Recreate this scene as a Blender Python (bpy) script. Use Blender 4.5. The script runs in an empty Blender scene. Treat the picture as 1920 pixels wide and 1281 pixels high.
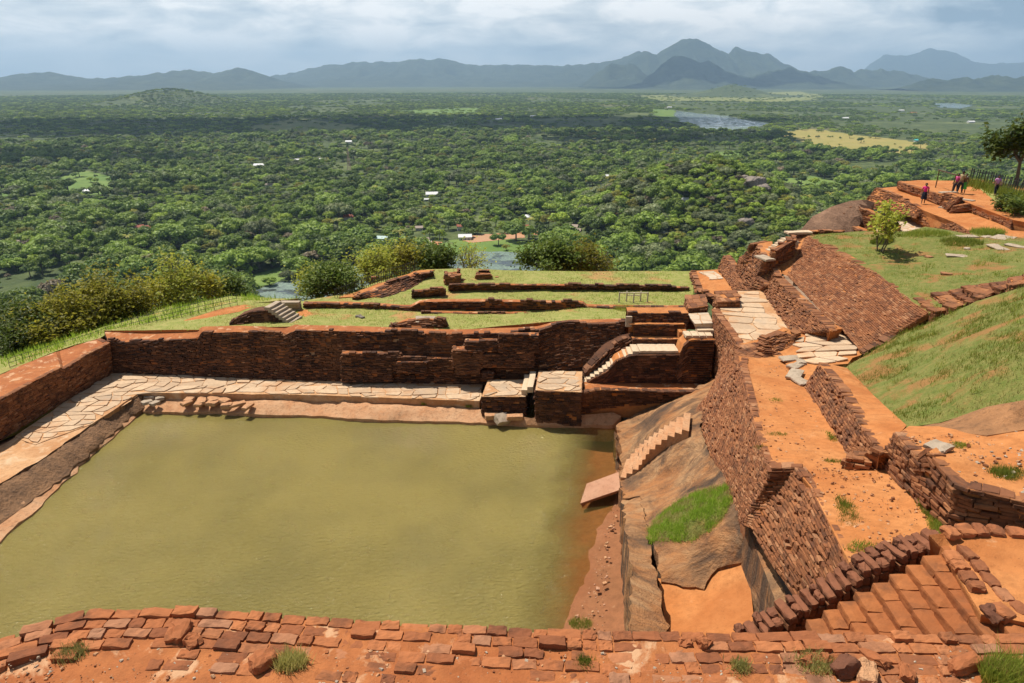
import bpy, bmesh, math, random
import numpy as np
from mathutils import Vector, Matrix, noise as mnoise
from mathutils.geometry import delaunay_2d_cdt

# ------------------------------------------------------------------ camera, sky, sun, exposure
S = bpy.context.scene
PITCH = 21.1; CAMZ = 14.0; FPX = 1280.0
cam_d = bpy.data.cameras.new('camera'); cam = bpy.data.objects.new('camera', cam_d)
S.collection.objects.link(cam); S.camera = cam
cam.location = (0, 0, CAMZ); cam.rotation_euler = (math.radians(90 - PITCH), 0, 0)
cam_d.sensor_width = 36; cam_d.lens = 24; cam_d.clip_start = 0.1; cam_d.clip_end = 80000

SUN_EL = math.radians(62); SUN_AZ = math.radians(48)      # azimuth: degrees left of straight ahead (+y)
sun_dir = Vector((-math.sin(SUN_AZ) * math.cos(SUN_EL), math.cos(SUN_AZ) * math.cos(SUN_EL), math.sin(SUN_EL)))
sl = bpy.data.lights.new('sun', 'SUN'); sl.energy = 5.0; sl.angle = math.radians(0.5); sl.color = (1.0, 0.95, 0.87)
so = bpy.data.objects.new('sun', sl); S.collection.objects.link(so)
so.rotation_euler = (-sun_dir).to_track_quat('-Z', 'Y').to_euler(); so.location = (0, 0, 200)

W = bpy.data.worlds.new('World'); S.world = W; W.use_nodes = True
def world():
    nt = W.node_tree; nt.nodes.clear(); L = nt.links.new; n = nt.nodes.new
    out = n('ShaderNodeOutputWorld')
    sky = n('ShaderNodeTexSky'); sky.sky_type = 'NISHITA'; sky.sun_disc = False
    sky.sun_elevation = SUN_EL; sky.sun_rotation = -SUN_AZ; sky.air_density = 1.0; sky.dust_density = 2.0
    b1 = n('ShaderNodeBackground'); b1.inputs[1].default_value = 0.06; L(sky.outputs[0], b1.inputs[0])
    tc = n('ShaderNodeTexCoord'); sp = n('ShaderNodeSeparateXYZ'); L(tc.outputs['Generated'], sp.inputs[0])
    def M(op, a, b=None, c=None):
        m = n('ShaderNodeMath'); m.operation = op
        for i, v in enumerate((a, b, c)):
            if v is None: continue
            if isinstance(v, (int, float)): m.inputs[i].default_value = v
            else: L(v, m.inputs[i])
        return m.outputs[0]
    zc = M('MAXIMUM', sp.outputs[2], 0.0); den = M('ADD', zc, 0.05)
    cb = n('ShaderNodeCombineXYZ'); L(M('MULTIPLY', sp.outputs[0], 5.0), cb.inputs[0]); L(M('MULTIPLY', sp.outputs[1], 5.0), cb.inputs[1]); L(M('MULTIPLY', zc, 17.0), cb.inputs[2])
    n1 = n('ShaderNodeTexNoise'); L(cb.outputs[0], n1.inputs['Vector']); n1.inputs['Scale'].default_value = 2.1; n1.inputs['Detail'].default_value = 10; n1.inputs['Roughness'].default_value = 0.56; n1.inputs['Distortion'].default_value = 0.35
    n2 = n('ShaderNodeTexNoise'); L(cb.outputs[0], n2.inputs['Vector']); n2.inputs['Scale'].default_value = 0.8; n2.inputs['Detail'].default_value = 5
    v = M('ADD', M('MULTIPLY', n1.outputs[0], 0.62), M('ADD', M('MULTIPLY', n2.outputs[0], 0.38), 0.035))
    # darker weather towards the right and at the far left
    v = M('SUBTRACT', v, M('MULTIPLY', M('MAXIMUM', M('SUBTRACT', sp.outputs[0], 0.28), 0.0), M('ADD', 0.30, M('MULTIPLY', zc, 4.2))))
    v = M('SUBTRACT', v, M('MULTIPLY', M('MAXIMUM', M('SUBTRACT', M('MULTIPLY', sp.outputs[0], -1.0), 0.5), 0.0), M('MULTIPLY', zc, 5.0)))
    cr = n('ShaderNodeValToRGB'); L(v, cr.inputs[0]); e = cr.color_ramp.elements
    e[0].position = 0.33; e[0].color = (0.26, 0.36, 0.46, 1)
    e[1].position = 0.585; e[1].color = (0.98, 0.98, 0.97, 1)
    x = e.new(0.42); x.color = (0.50, 0.585, 0.66, 1)
    x = e.new(0.495); x.color = (0.70, 0.755, 0.79, 1)
    # pale even band just above the horizon
    hz = n('ShaderNodeMapRange'); L(zc, hz.inputs[0]); hz.inputs[1].default_value = 0.0; hz.inputs[2].default_value = 0.06; hz.inputs[3].default_value = 0.7; hz.inputs[4].default_value = 0.0
    mx = n('ShaderNodeMix'); mx.data_type = 'RGBA'; L(hz.outputs[0], mx.inputs[0]); L(cr.outputs[0], mx.inputs[6]); mx.inputs[7].default_value = (0.64, 0.725, 0.79, 1)
    b2 = n('ShaderNodeBackground'); b2.inputs[1].default_value = 1.0; L(mx.outputs[2], b2.inputs[0])
    up = n('ShaderNodeMapRange'); L(sp.outputs[2], up.inputs[0]); up.inputs[1].default_value = 0.11; up.inputs[2].default_value = 0.24; up.inputs[3].default_value = 1.0; up.inputs[4].default_value = 0.12
    ms = n('ShaderNodeMixShader'); L(up.outputs[0], ms.inputs[0]); L(b1.outputs[0], ms.inputs[1]); L(b2.outputs[0], ms.inputs[2])
    L(ms.outputs[0], out.inputs[0])
world()
S.view_settings.view_transform = 'Standard'; S.view_settings.look = 'None'; S.view_settings.gamma = 1.0
S.view_settings.exposure = 0.30
cy = S.cycles if hasattr(S, 'cycles') else None
S.render.engine = 'CYCLES'
S.cycles.use_denoising = True
S.cycles.max_bounces = 6; S.cycles.diffuse_bounces = 3; S.cycles.transparent_max_bounces = 12; S.cycles.volume_bounces = 0
S.cycles.caustics_reflective = False; S.cycles.caustics_refractive = False

# ------------------------------------------------------------------ helpers
TH = math.radians(PITCH)
def P(px, py, z):
    """photo pixel (1920 x 1281) and a real height -> point in the place (metres)"""
    u = (px - 960) / FPX; v = (640.5 - py) / FPX
    f = math.cos(TH) + v * math.sin(TH); w = -math.sin(TH) + v * math.cos(TH)
    t = (z - CAMZ) / w
    return (u * t, f * t, z)
def PD(px, py, y):
    u = (px - 960) / FPX; v = (640.5 - py) / FPX
    f = math.cos(TH) + v * math.sin(TH); w = -math.sin(TH) + v * math.cos(TH)
    t = y / f
    return (u * t, y, CAMZ + w * t)
def proj(x, y, z):
    z = z - CAMZ
    d = y * math.cos(TH) - z * math.sin(TH); w = y * math.sin(TH) + z * math.cos(TH)
    return 960 + FPX * x / d, 640.5 - FPX * w / d
def pts(L, z=None):
    return [P(*(p if len(p) == 3 else (p[0], p[1], z))) for p in L]
NZ = lambda x, y, z=0.0: mnoise.noise(Vector((x, y, z)))
def fbm(x, y, z=0.0, o=4):
    return mnoise.fractal(Vector((x, y, z)), 1.0, 2.0, o)

class MB:
    def __init__(self): self.v = []; self.f = []; self.m = []; self.n = 0
    def add(self, V, F, mi=0):
        V = np.asarray(V, float).reshape(-1, 3)
        if isinstance(F, np.ndarray): F = (F + self.n).tolist()
        else: F = [[i + self.n for i in f] for f in F]
        self.v.append(V); self.f += F; self.m += [mi] * len(F); self.n += len(V)
    def box(self, c, s, rz=0.0, mi=0, tilt=None):
        c = np.array(c, float); s = np.array(s, float) / 2
        k = np.array([(-1,-1,-1),(1,-1,-1),(1,1,-1),(-1,1,-1),(-1,-1,1),(1,-1,1),(1,1,1),(-1,1,1)], float) * s
        R = np.array(Matrix.Rotation(rz, 3, 'Z') @ (tilt if tilt is not None else Matrix.Identity(3)))
        self.add(k @ R.T + c, [(0,3,2,1),(4,5,6,7),(0,1,5,4),(1,2,6,5),(2,3,7,6),(3,0,4,7)], mi)
    def tube(self, a, b, ra, rb, n=6, mi=0, cap=True):
        a = Vector(a); b = Vector(b); d = (b - a)
        if d.length < 1e-6: return
        q = d.to_track_quat('Z', 'Y'); V = []
        for p, r in ((a, ra), (b, rb)):
            for i in range(n):
                t = 2 * math.pi * i / n
                V.append(p + q @ Vector((r * math.cos(t), r * math.sin(t), 0)))
        F = [(i, (i + 1) % n, n + (i + 1) % n, n + i) for i in range(n)]
        if cap: F.append(tuple(range(n - 1, -1, -1))); F.append(tuple(range(n, 2 * n)))
        self.add([tuple(x) for x in V], F, mi)
    def mesh(self, name, mats, smooth=False):
        me = bpy.data.meshes.new(name)
        V = np.concatenate(self.v) if self.v else np.zeros((0, 3))
        me.from_pydata(V.tolist(), [], self.f)
        for m in (mats if isinstance(mats, (list, tuple)) else [mats]): me.materials.append(m)
        if self.f:
            me.polygons.foreach_set('material_index', self.m)
            me.polygons.foreach_set('use_smooth', [bool(smooth)] * len(self.f))
        me.update()
        if smooth == 'angle':
            me.polygons.foreach_set('use_smooth', [True] * len(self.f)); me.set_sharp_from_angle(angle=math.radians(48))
        return me
    def build(self, name, mats, parent=None, smooth=False, origin=None):
        return link(name, self.mesh(name, mats, smooth), parent)
def link(name, me, parent=None, loc=None):
    o = bpy.data.objects.new(name, me); S.collection.objects.link(o)
    if parent is not None: o.parent = parent
    if loc is not None: o.location = loc
    return o
def tag(o, label, cat, group=None):
    o['label'] = label; o['category'] = cat
    if group: o['group'] = group
    return o
def struct(o, kind='structure'):
    o['kind'] = kind; return o
def empty(name, loc=(0, 0, 0), rz=0.0, label=None, cat=None, group=None):
    o = bpy.data.objects.new(name, None); S.collection.objects.link(o); o.location = loc; o.rotation_euler = (0, 0, rz)
    o.empty_display_size = 0.2
    if label: tag(o, label, cat, group)
    return o

# ---- ground sheets
class Sheet: pass
def rbf_fit(pt):
    A = np.array(pt, float); X = A[:, :2]; z = A[:, 2]; c = X.mean(0); X = X - c
    n = len(X); D = np.sqrt(((X[:, None] - X[None]) ** 2).sum(-1)); Q = np.c_[np.ones(n), X]
    K = np.zeros((n + 3, n + 3)); K[:n, :n] = D - 1e-3 * np.eye(n); K[:n, n:] = Q; K[n:, :n] = Q.T
    w = np.linalg.lstsq(K, np.r_[z, np.zeros(3)], rcond=None)[0]
    def f(Y):
        Y = np.asarray(Y, float)[:, :2] - c
        D = np.sqrt(((Y[:, None] - X[None]) ** 2).sum(-1))
        return D @ w[:n] + np.c_[np.ones(len(Y)), Y] @ w[n:]
    return f
def in_poly(x, y, poly):
    ins = np.zeros(len(x), bool); n = len(poly)
    for i in range(n):
        x1, y1 = poly[i][0], poly[i][1]; x2, y2 = poly[(i + 1) % n][0], poly[(i + 1) % n][1]
        c = ((y1 > y) != (y2 > y)) & (x < (x2 - x1) * (y - y1) / (y2 - y1 + 1e-12) + x1); ins ^= c
    return ins
def sheet(mb, B, ctrl=(), step=0.5, amp=0.03, freq=1.5, skirt=1.0, mi=0, mis=None, edge=0.0, seed=0, taper=0.0, inset=0.14):
    """height sheet inside boundary B (world points), with a skirt so that it is a solid slab"""
    rng = np.random.RandomState(seed + 7)
    f = rbf_fit(list(B) + list(ctrl))
    bp = []
    n = len(B)
    for i in range(n):
        a = np.array(B[i]); b = np.array(B[(i + 1) % n]); k = max(1, int(np.linalg.norm((b - a)[:2]) / step))
        for j in range(k):
            q = a + (b - a) * j / k
            if edge and j: q[:2] += rng.normal(0, edge, 2)
            bp.append(q)
    bp = np.array(bp); nb = len(bp)
    x0, y0 = bp[:, :2].min(0); x1, y1 = bp[:, :2].max(0)
    gx, gy = np.meshgrid(np.arange(x0, x1, step), np.arange(y0, y1, step)); g = np.c_[gx.ravel(), gy.ravel()]
    g += rng.uniform(-.25, .25, g.shape) * step
    g = g[in_poly(g[:, 0], g[:, 1], bp)]
    if len(g):
        dmin = np.array([np.min(((bp[:, :2] - q) ** 2).sum(1)) for q in g]); g = g[dmin > (0.45 * step) ** 2]
    allp = np.concatenate([bp[:, :2], g]) if len(g) else bp[:, :2]
    res = delaunay_2d_cdt([Vector(p) for p in allp.tolist()], [], [list(range(nb))], 1, 1e-5)
    V2 = np.array([tuple(v) for v in res[0]]); F = [list(t) for t in res[2]]
    z = f(V2)
    orig = res[3]
    isb = np.array([any(k < nb for k in o) for o in orig])
    for i in range(len(V2)):
        if isb[i]:
            k = [k for k in orig[i] if k < nb][0]; z[i] = bp[k, 2]
        z[i] += amp * fbm(V2[i, 0] * freq, V2[i, 1] * freq, seed * 3.1) * (0.35 if isb[i] else 1)
    V = np.c_[V2, z]
    mb.add(V, F, mi)
    if skirt:
        vid = {}
        for i, o in enumerate(orig):
            for k in o:
                if k < nb: vid[k] = i
        ring = [vid[k] for k in range(nb)]
        area = sum(V[ring[i], 0] * V[ring[(i + 1) % nb], 1] - V[ring[(i + 1) % nb], 0] * V[ring[i], 1] for i in range(nb))
        top = V[ring]; c = top.mean(0); bot = top.copy(); bot[:, 2] -= skirt
        if taper: bot[:, :2] += (top[:, :2] - c[:2]) * taper
        m_ = max(1, int(skirt / 0.35)) if skirt < 6 else 2
        rows = [top + (bot - top) * k / m_ for k in range(m_ + 1)]
        if inset:
            tg = np.roll(top, -1, 0)[:, :2] - np.roll(top, 1, 0)[:, :2]; nl = np.c_[-tg[:, 1], tg[:, 0]]; nl /= np.linalg.norm(nl, axis=1)[:, None] + 1e-9
            for k in range(1, m_ + 1): rows[k][:, :2] += nl * (inset if area > 0 else -inset)
            rows[1:1] = [top - [0, 0, .03]]; m_ += 1
        for k in range(2, m_):
            rows[k][:, :2] += np.array([[0.06 * fbm(p[0] * 2, p[1] * 2, p[2] * 2), 0.06 * fbm(p[0] * 2, p[1] * 2 + 9, p[2] * 2)] for p in rows[k]])
        VV = np.concatenate(rows); FF = []
        for k in range(m_):
            for i in range(nb):
                a, b = k * nb + i, k * nb + (i + 1) % nb
                q = (a, a + nb, b + nb, b); FF.append(q if area > 0 else q[::-1])
        mb.add(VV, FF, mi if mis is None else mis)
    s = Sheet(); s.V = V; s.F = [t for t in F if len(t) == 3]; return s

def flags(mb, poly, z, size, rng, mi=1, ang=0.0, th=.05, gap=.028, jit=.3, asp=1.0, amp=.012):
    """irregular stone slabs laid side by side inside a polygon (world points)"""
    A = np.array(poly, float); f = rbf_fit(A); c, s = math.cos(ang), math.sin(ang); R = np.array([[c, s], [-s, c]]); B = A[:, :2] @ R.T; lo = B.min(0) - size; hi = B.max(0) + size
    nx = int((hi[0] - lo[0]) / (size * asp)) + 2; ny = int((hi[1] - lo[1]) / size) + 2; g = np.zeros((ny, nx, 2))
    for j in range(ny):
        o = rng.uniform(-.5, .5)
        for i in range(nx): g[j, i] = lo + ((i + o) * size * asp, j * size) + rng.uniform(-jit, jit, 2) * size * (asp, 1)
    for j in range(ny - 1):
        i = 0
        while i < nx - 2:
            w = 2 if rng.rand() < .18 else 1
            q = np.array([g[j, i], g[j, i + w], g[j + 1, i + w], g[j + 1, i]]); i += w
            m = q.mean(0); W = q @ R
            wc = W.mean(0); k = in_poly(W[:, 0], W[:, 1], A)
            if not in_poly(wc[None, 0], wc[None, 1], A)[0] and k.sum() < 3: continue
            if k.sum() < 4:
                wc = W[k].mean(0) * .5 + wc * .5 if k.sum() else wc
                for t in range(4):
                    for _ in range(14):
                        if in_poly(W[t:t + 1, 0], W[t:t + 1, 1], A)[0]: break
                        W[t] += (wc - W[t]) * .15
            V = []
            for t in range(4):                      # rounded corners: two points per corner
                p, a, b = W[t], W[t - 1], W[(t + 1) % 4]; r = rng.uniform(.04, .13); V += [p + (a - p) * r, p + (b - p) * r]
            V = np.array(V); mm = V.mean(0); d = mm - V; ln = np.linalg.norm(d, axis=1)[:, None]; V = V + d / ln * gap * rng.uniform(.5, 1.4, (8, 1))
            zz = f(np.c_[V, np.zeros(8)]) + z + rng.normal(0, amp) + (V - mm) @ rng.normal(0, .014, 2)
            top = np.c_[V + (mm - V) * .03, zz]; mid = np.c_[V, zz - .012]; bot = np.c_[V, zz - th]
            F = [tuple(range(8))] + [(k, 8 + k, 8 + (k + 1) % 8, (k + 1) % 8) for k in range(8)] + [(8 + k, 16 + k, 16 + (k + 1) % 8, 8 + (k + 1) % 8) for k in range(8)]
            if (V[1, 0] - V[0, 0]) * (V[2, 1] - V[0, 1]) - (V[1, 1] - V[0, 1]) * (V[2, 0] - V[0, 0]) < 0: F = [x[::-1] for x in F]
            mb.add(np.concatenate([top, mid, bot]), F, mi)
def scatter(sh, n_per_m2, rng, mask=None):
    T = np.array(sh.F); A = sh.V[T[:, 0]]; Bv = sh.V[T[:, 1]] - A; C = sh.V[T[:, 2]] - A
    ar = 0.5 * np.abs(Bv[:, 0] * C[:, 1] - Bv[:, 1] * C[:, 0]); n = int(ar.sum() * n_per_m2)
    k = rng.choice(len(T), n, p=ar / ar.sum()); r = rng.rand(n, 2); fl = r.sum(1) > 1; r[fl] = 1 - r[fl]
    p = A[k] + Bv[k] * r[:, :1] + C[k] * r[:, 1:]
    if mask is not None:
        keep = np.array([mask(q) > rng.rand() for q in p]) if n else np.zeros(0, bool); p = p[keep]
    return p
def blades(mb, p, h, rng, per=4, spread=0.05, w=0.012, lean=0.5, mi=0):
    n = len(p)
    if n == 0: return
    q = np.repeat(p, per, 0); m = len(q); q[:, :2] += rng.normal(0, spread, (m, 2))
    H = h * rng.uniform(.45, 1.25, m) * np.repeat(rng.uniform(.6, 1.2, n), per)
    a = rng.uniform(0, 6.283, m); d = np.c_[np.cos(a), np.sin(a)]; b = rng.uniform(0, 6.283, m)
    le = rng.uniform(0, lean, m) * H
    V = np.zeros((m, 3, 3)); V[:, 0] = q; V[:, 1] = q; V[:, 2] = q
    V[:, 0, :2] -= d * w / 2; V[:, 1, :2] += d * w / 2; V[:, :2, 2] -= 0.01
    V[:, 2, 0] += np.cos(b) * le; V[:, 2, 1] += np.sin(b) * le; V[:, 2, 2] += H
    mb.add(V.reshape(-1, 3), np.arange(m * 3).reshape(m, 3), mi)
def cards(mb, p, size, rng, mi=0, flat=0.0, asp=0.6, normals=None):
    """leaf-sized quads at points p"""
    n = len(p)
    if n == 0: return
    nn = rng.normal(0, 1, (n, 3)); nn[:, 2] = np.abs(nn[:, 2]) + flat
    if normals is not None: nn = nn * 0.55 + normals * 1.1
    nn /= np.linalg.norm(nn, axis=1)[:, None]
    t = np.cross(nn, rng.normal(0, 1, (n, 3))); t /= np.linalg.norm(t, axis=1)[:, None] + 1e-9; b = np.cross(nn, t)
    s = (size * rng.uniform(.6, 1.3, n))[:, None]
    V = np.stack([p - t * s * .5, p - b * s * .5 * asp, p + t * s * .5, p + b * s * .5 * asp], 1)
    V[:, 1] += nn * s * .1; V[:, 3] += nn * s * .1
    mb.add(V.reshape(-1, 3), np.arange(n * 4).reshape(n, 4), mi)

# ---- brickwork: every brick a rough chamfered block on a ruled face
def resample(A, n):
    A = np.array(A, float); t = np.linspace(0, len(A) - 1, n); i = np.minimum(t.astype(int), len(A) - 2); r = (t - i)[:, None]
    return A[i] * (1 - r) + A[i + 1] * r
def brick_blocks(mb, C, T, Nn, hl, hh, dep, out, rng, mi=0, jit=0.0045, ch=0.012):
    n = len(C)
    if n == 0: return
    U = np.cross(T, Nn); U *= np.sign(U[:, 2:3] + 1e-9)
    def L(a, b, c): return C + T * (hl * a)[:, None] + U * (hh * b)[:, None] + Nn * c[:, None]
    one = np.ones(n); V = []
    for sa, sb in ((-1, -1), (1, -1), (1, 1), (-1, 1)): V.append(L(one * sa, one * sb, -dep))
    for sa, sb in ((-1, -1), (1, -1), (1, 1), (-1, 1)): V.append(L(one * sa, one * sb, out - ch))
    fa = np.maximum(1 - ch / hl, .3); fb = np.maximum(1 - ch / hh, .3)
    for sa, sb in ((-1, -1), (1, -1), (1, 1), (-1, 1)): V.append(L(fa * sa, fb * sb, out))
    V = np.stack(V, 1); V[:, 4:] += rng.normal(0, jit, V[:, 4:].shape)
    q = np.array([(0,1,5,4),(1,2,6,5),(2,3,7,6),(3,0,4,7),(4,5,9,8),(5,6,10,9),(6,7,11,10),(7,4,8,11),(8,9,10,11)])
    mb.add(V.reshape(-1, 3), (np.arange(n)[:, None, None] * 12 + q[None]).reshape(-1, 4), mi)
def brick_face(mb, top, foot, ch=0.1, bl=0.3, rng=None, mi=0, miss=0.04, rough=0.02, face=None, rag=0, backing=True, bmi=1, fill=True, dep=0.16):
    """courses of bricks between a top and a foot polyline; rag adds broken courses on top"""
    top = np.array(top, float); foot = np.array(foot, float); N = 60
    a = resample(top, N); b = resample(foot, N)
    Hm = np.linalg.norm(a - b, axis=1).mean(); Zm = max(.15, (a - b)[:, 2].mean()); Rm = math.sqrt(max(0, Hm * Hm - Zm * Zm)); nc = max(2, int(round(Hm / ch)))
    tang = np.gradient(a, axis=0); tang[:, 2] = 0
    nrm = np.c_[tang[:, 1], -tang[:, 0], np.zeros(N)]; nrm /= np.linalg.norm(nrm, axis=1)[:, None] + 1e-9
    fd = np.array(face if face is not None else (-(a.mean(0)[0]), -(a.mean(0)[1]), 0.0), float)
    if (nrm.mean(0) * fd).sum() < 0: nrm = -nrm
    Cs, Ts, Ns, HL, HH, DP, OU = [], [], [], [], [], [], []
    sd = rng.rand() * 100
    for j in range(-rag, nc):
        t = (j + .5) / nc
        row = a + (b - a) * t
        if j < 0: row = a + np.array([0, 0, -t * Hm])
        d = np.linalg.norm(np.diff(row, axis=0), axis=1); L = np.r_[0, np.cumsum(d)]; tot = L[-1]
        s = rng.uniform(-bl, 0)
        while s < tot:
            l = bl * rng.uniform(.65, 1.25); s0 = max(s, 0); s1 = min(s + l, tot); s += l
            if s1 - s0 < 0.06: continue
            m = (s0 + s1) / 2; i = min(np.searchsorted(L, m, 'right') - 1, N - 2); r = (m - L[i]) / (d[i] + 1e-9)
            c = row[i] * (1 - r) + row[i + 1] * r
            g = fbm(c[0] * .8 + sd, c[1] * .8, c[2] * .8)
            if j < 0:
                if fbm(c[0] * .55 + sd, c[1] * .55, 5.0) < -0.12 + 0.26 * (-j - 0.5): continue
            elif rng.rand() < miss * (1 + 3 * max(0, g)): continue
            tv = row[i + 1] - row[i]; tv = tv / (np.linalg.norm(tv) + 1e-9)
            Cs.append(c); Ts.append(tv); Ns.append(nrm[i]); HL.append((s1 - s0) / 2 - .006); HH.append(max(Zm, Hm * .55) / nc / 2 * rng.uniform(.915, .945))
            DP.append(dep + min(.3, Rm / nc * 1.5)); OU.append(0.03 + rough * 1.3 * g + rng.normal(0, rough * .7))
    if Cs: brick_blocks(mb, np.array(Cs), np.array(Ts), np.array(Ns), np.array(HL), np.array(HH), np.array(DP), np.array(OU), rng, mi)
    if backing:
        k = 24; a2 = resample(top, k) - resample_n(nrm, k) * .05; b2 = resample(foot, k) - resample_n(nrm, k) * .05
        V = np.concatenate([a2, b2]); F = [(i, i + 1, k + i + 1, k + i) for i in range(k - 1)]
        mb.add(V, F, bmi)
    return nrm
def resample_n(A, n): return resample(A, n)
def wall_top(mb, front, back, mi=1, lift=0.0, amp=0.02, n=40, base=None):
    """strip between front and back top edges, with a rear face down to base"""
    a = resample(front, n); b = resample(back, n); K = 4; V = []
    for k in range(K):
        r = a + (b - a) * k / (K - 1); r = r.copy()
        r[:, 2] += lift + np.array([amp * fbm(p[0] * 3, p[1] * 3) for p in r]); V.append(r)
    if base is not None:
        r = b.copy(); r[:, 2] = base; V.append(r)
    R = len(V); V = np.concatenate(V)
    F = [(k * n + i, k * n + i + 1, (k + 1) * n + i + 1, (k + 1) * n + i) for k in range(R - 1) for i in range(n - 1)]
    mb.add(V, F, mi)
def top_bricks(mb, front, back, rng, rows=2, bl=.3, mi=0, hh=.04, miss=.15):
    """bricks lying flat along the top of a wall"""
    for r in range(rows):
        t = (r + .5) / rows
        n = 80; a = resample(front, n); b = resample(back, n); row = a + (b - a) * t; w = np.linalg.norm((b - a), axis=1) / rows
        d = np.linalg.norm(np.diff(row, axis=0), axis=1); L = np.r_[0, np.cumsum(d)]; s = rng.uniform(-bl, 0)
        Cs, Ts, Ns, HL, HH = [], [], [], [], []
        while s < L[-1]:
            l = bl * rng.uniform(.7, 1.2); m = s + l / 2; s += l
            if m < 0.05 or m > L[-1] - .05 or rng.rand() < miss: continue
            i = min(np.searchsorted(L, m, 'right') - 1, n - 2)
            tv = row[i + 1] - row[i]; tv = tv / (np.linalg.norm(tv) + 1e-9)
            Cs.append(row[i] + np.array([0, 0, rng.normal(-.01, .008)])); Ts.append(tv); Ns.append((0, 0, 1.0)); HL.append(l / 2 - .01); HH.append(w[i] / 2 * .86)
        if Cs:
            C = np.array(Cs); T = np.array(Ts); Nn = np.array(Ns); Nn = Nn - T * (Nn * T).sum(1)[:, None]; Nn /= np.linalg.norm(Nn, axis=1)[:, None]
            brick_blocks(mb, C, T, Nn, np.array(HL), np.array(HH), np.full(len(C), .06), np.full(len(C), hh * .6), rng, mi, ch=.012)
def brick_wall(name, top, foot, back, label, cat='wall', seed=1, ch=.085, bl=.26, miss=.05, rough=.02, rag=0, group=None, base=None, mats=None, tops=0, cap=1, ends=True, face=None, extra=None, plumb=None):
    rng = np.random.RandomState(seed); mb = MB()
    tq = pts(top); foot = [PD(f[0], f[1], t[1] - plumb) for f, t in zip(foot, tq)] if plumb is not None else pts(foot); top = tq; back = pts(back)
    brick_face(mb, top, foot, ch, bl, rng, 0, miss, rough, face, rag)
    if base is None: base = min(p[2] for p in foot) - .1
    wall_top(mb, top, back, cap, -0.01, base=base)
    if tops: top_bricks(mb, top, back, rng, tops, bl)
    if ends:
        for k in (0, -1):
            t_, b_, f_ = np.array(top[k]), np.array(back[k]), np.array(foot[k]); bb = b_.copy(); bb[2] = base
            brick_face(mb, [b_, t_], [bb, f_], ch, bl, rng, 0, miss, rough, face=tuple((t_ - np.array(top[1 if k == 0 else -2]))[:2]) + (0,))
    if extra: extra(mb, rng)
    o = mb.build(name, mats or [M_BRICK, M_SOIL])
    return tag(o, label, cat, group)

def rough_block(mb, c, size, rz=0.0, seed=0, rnd=0.12, amp=0.03, mi=0, tilt=(0, 0), sub=2):
    """worn stone or brick: a rounded, noisy box"""
    n = sub + 1; rng = random.Random(seed); g = np.linspace(-1, 1, n + 1); V = []; F = []; idx = {}
    def vid(p):
        k = tuple(np.round(p, 4))
        if k not in idx: idx[k] = len(V); V.append(np.array(p, float))
        return idx[k]
    for ax in range(3):
        for s in (-1, 1):
            for i in range(n):
                for j in range(n):
                    q = []
                    for (a, b) in ((i, j), (i + 1, j), (i + 1, j + 1), (i, j + 1)):
                        p = [0, 0, 0]; p[ax] = s; p[(ax + 1) % 3] = g[a]; p[(ax + 2) % 3] = g[b]; q.append(vid(p))
                    F.append(q if s > 0 else q[::-1])
    V = np.array(V); S2 = np.array(size) / 2; W = V * S2; r = rnd * min(size) * 1.2
    inn = np.clip(W, -(S2 - r), S2 - r); d = W - inn; ln = np.linalg.norm(d, axis=1)[:, None]; W = np.where(ln > 1e-9, inn + d / np.maximum(ln, 1e-9) * np.minimum(ln, r), W)
    so = seed * 1.37; k = 1.6 / max(size)
    W += np.array([[amp * fbm(p[0] * k * 2 + so, p[1] * k * 2, p[2] * k * 2 + j * 7) for j in range(3)] for p in W])
    R = np.array(Matrix.Rotation(rz, 3, 'Z') @ Matrix.Rotation(tilt[0], 3, 'X') @ Matrix.Rotation(tilt[1], 3, 'Y'))
    mb.add(W @ R.T + np.array(c), F, mi)

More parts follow.
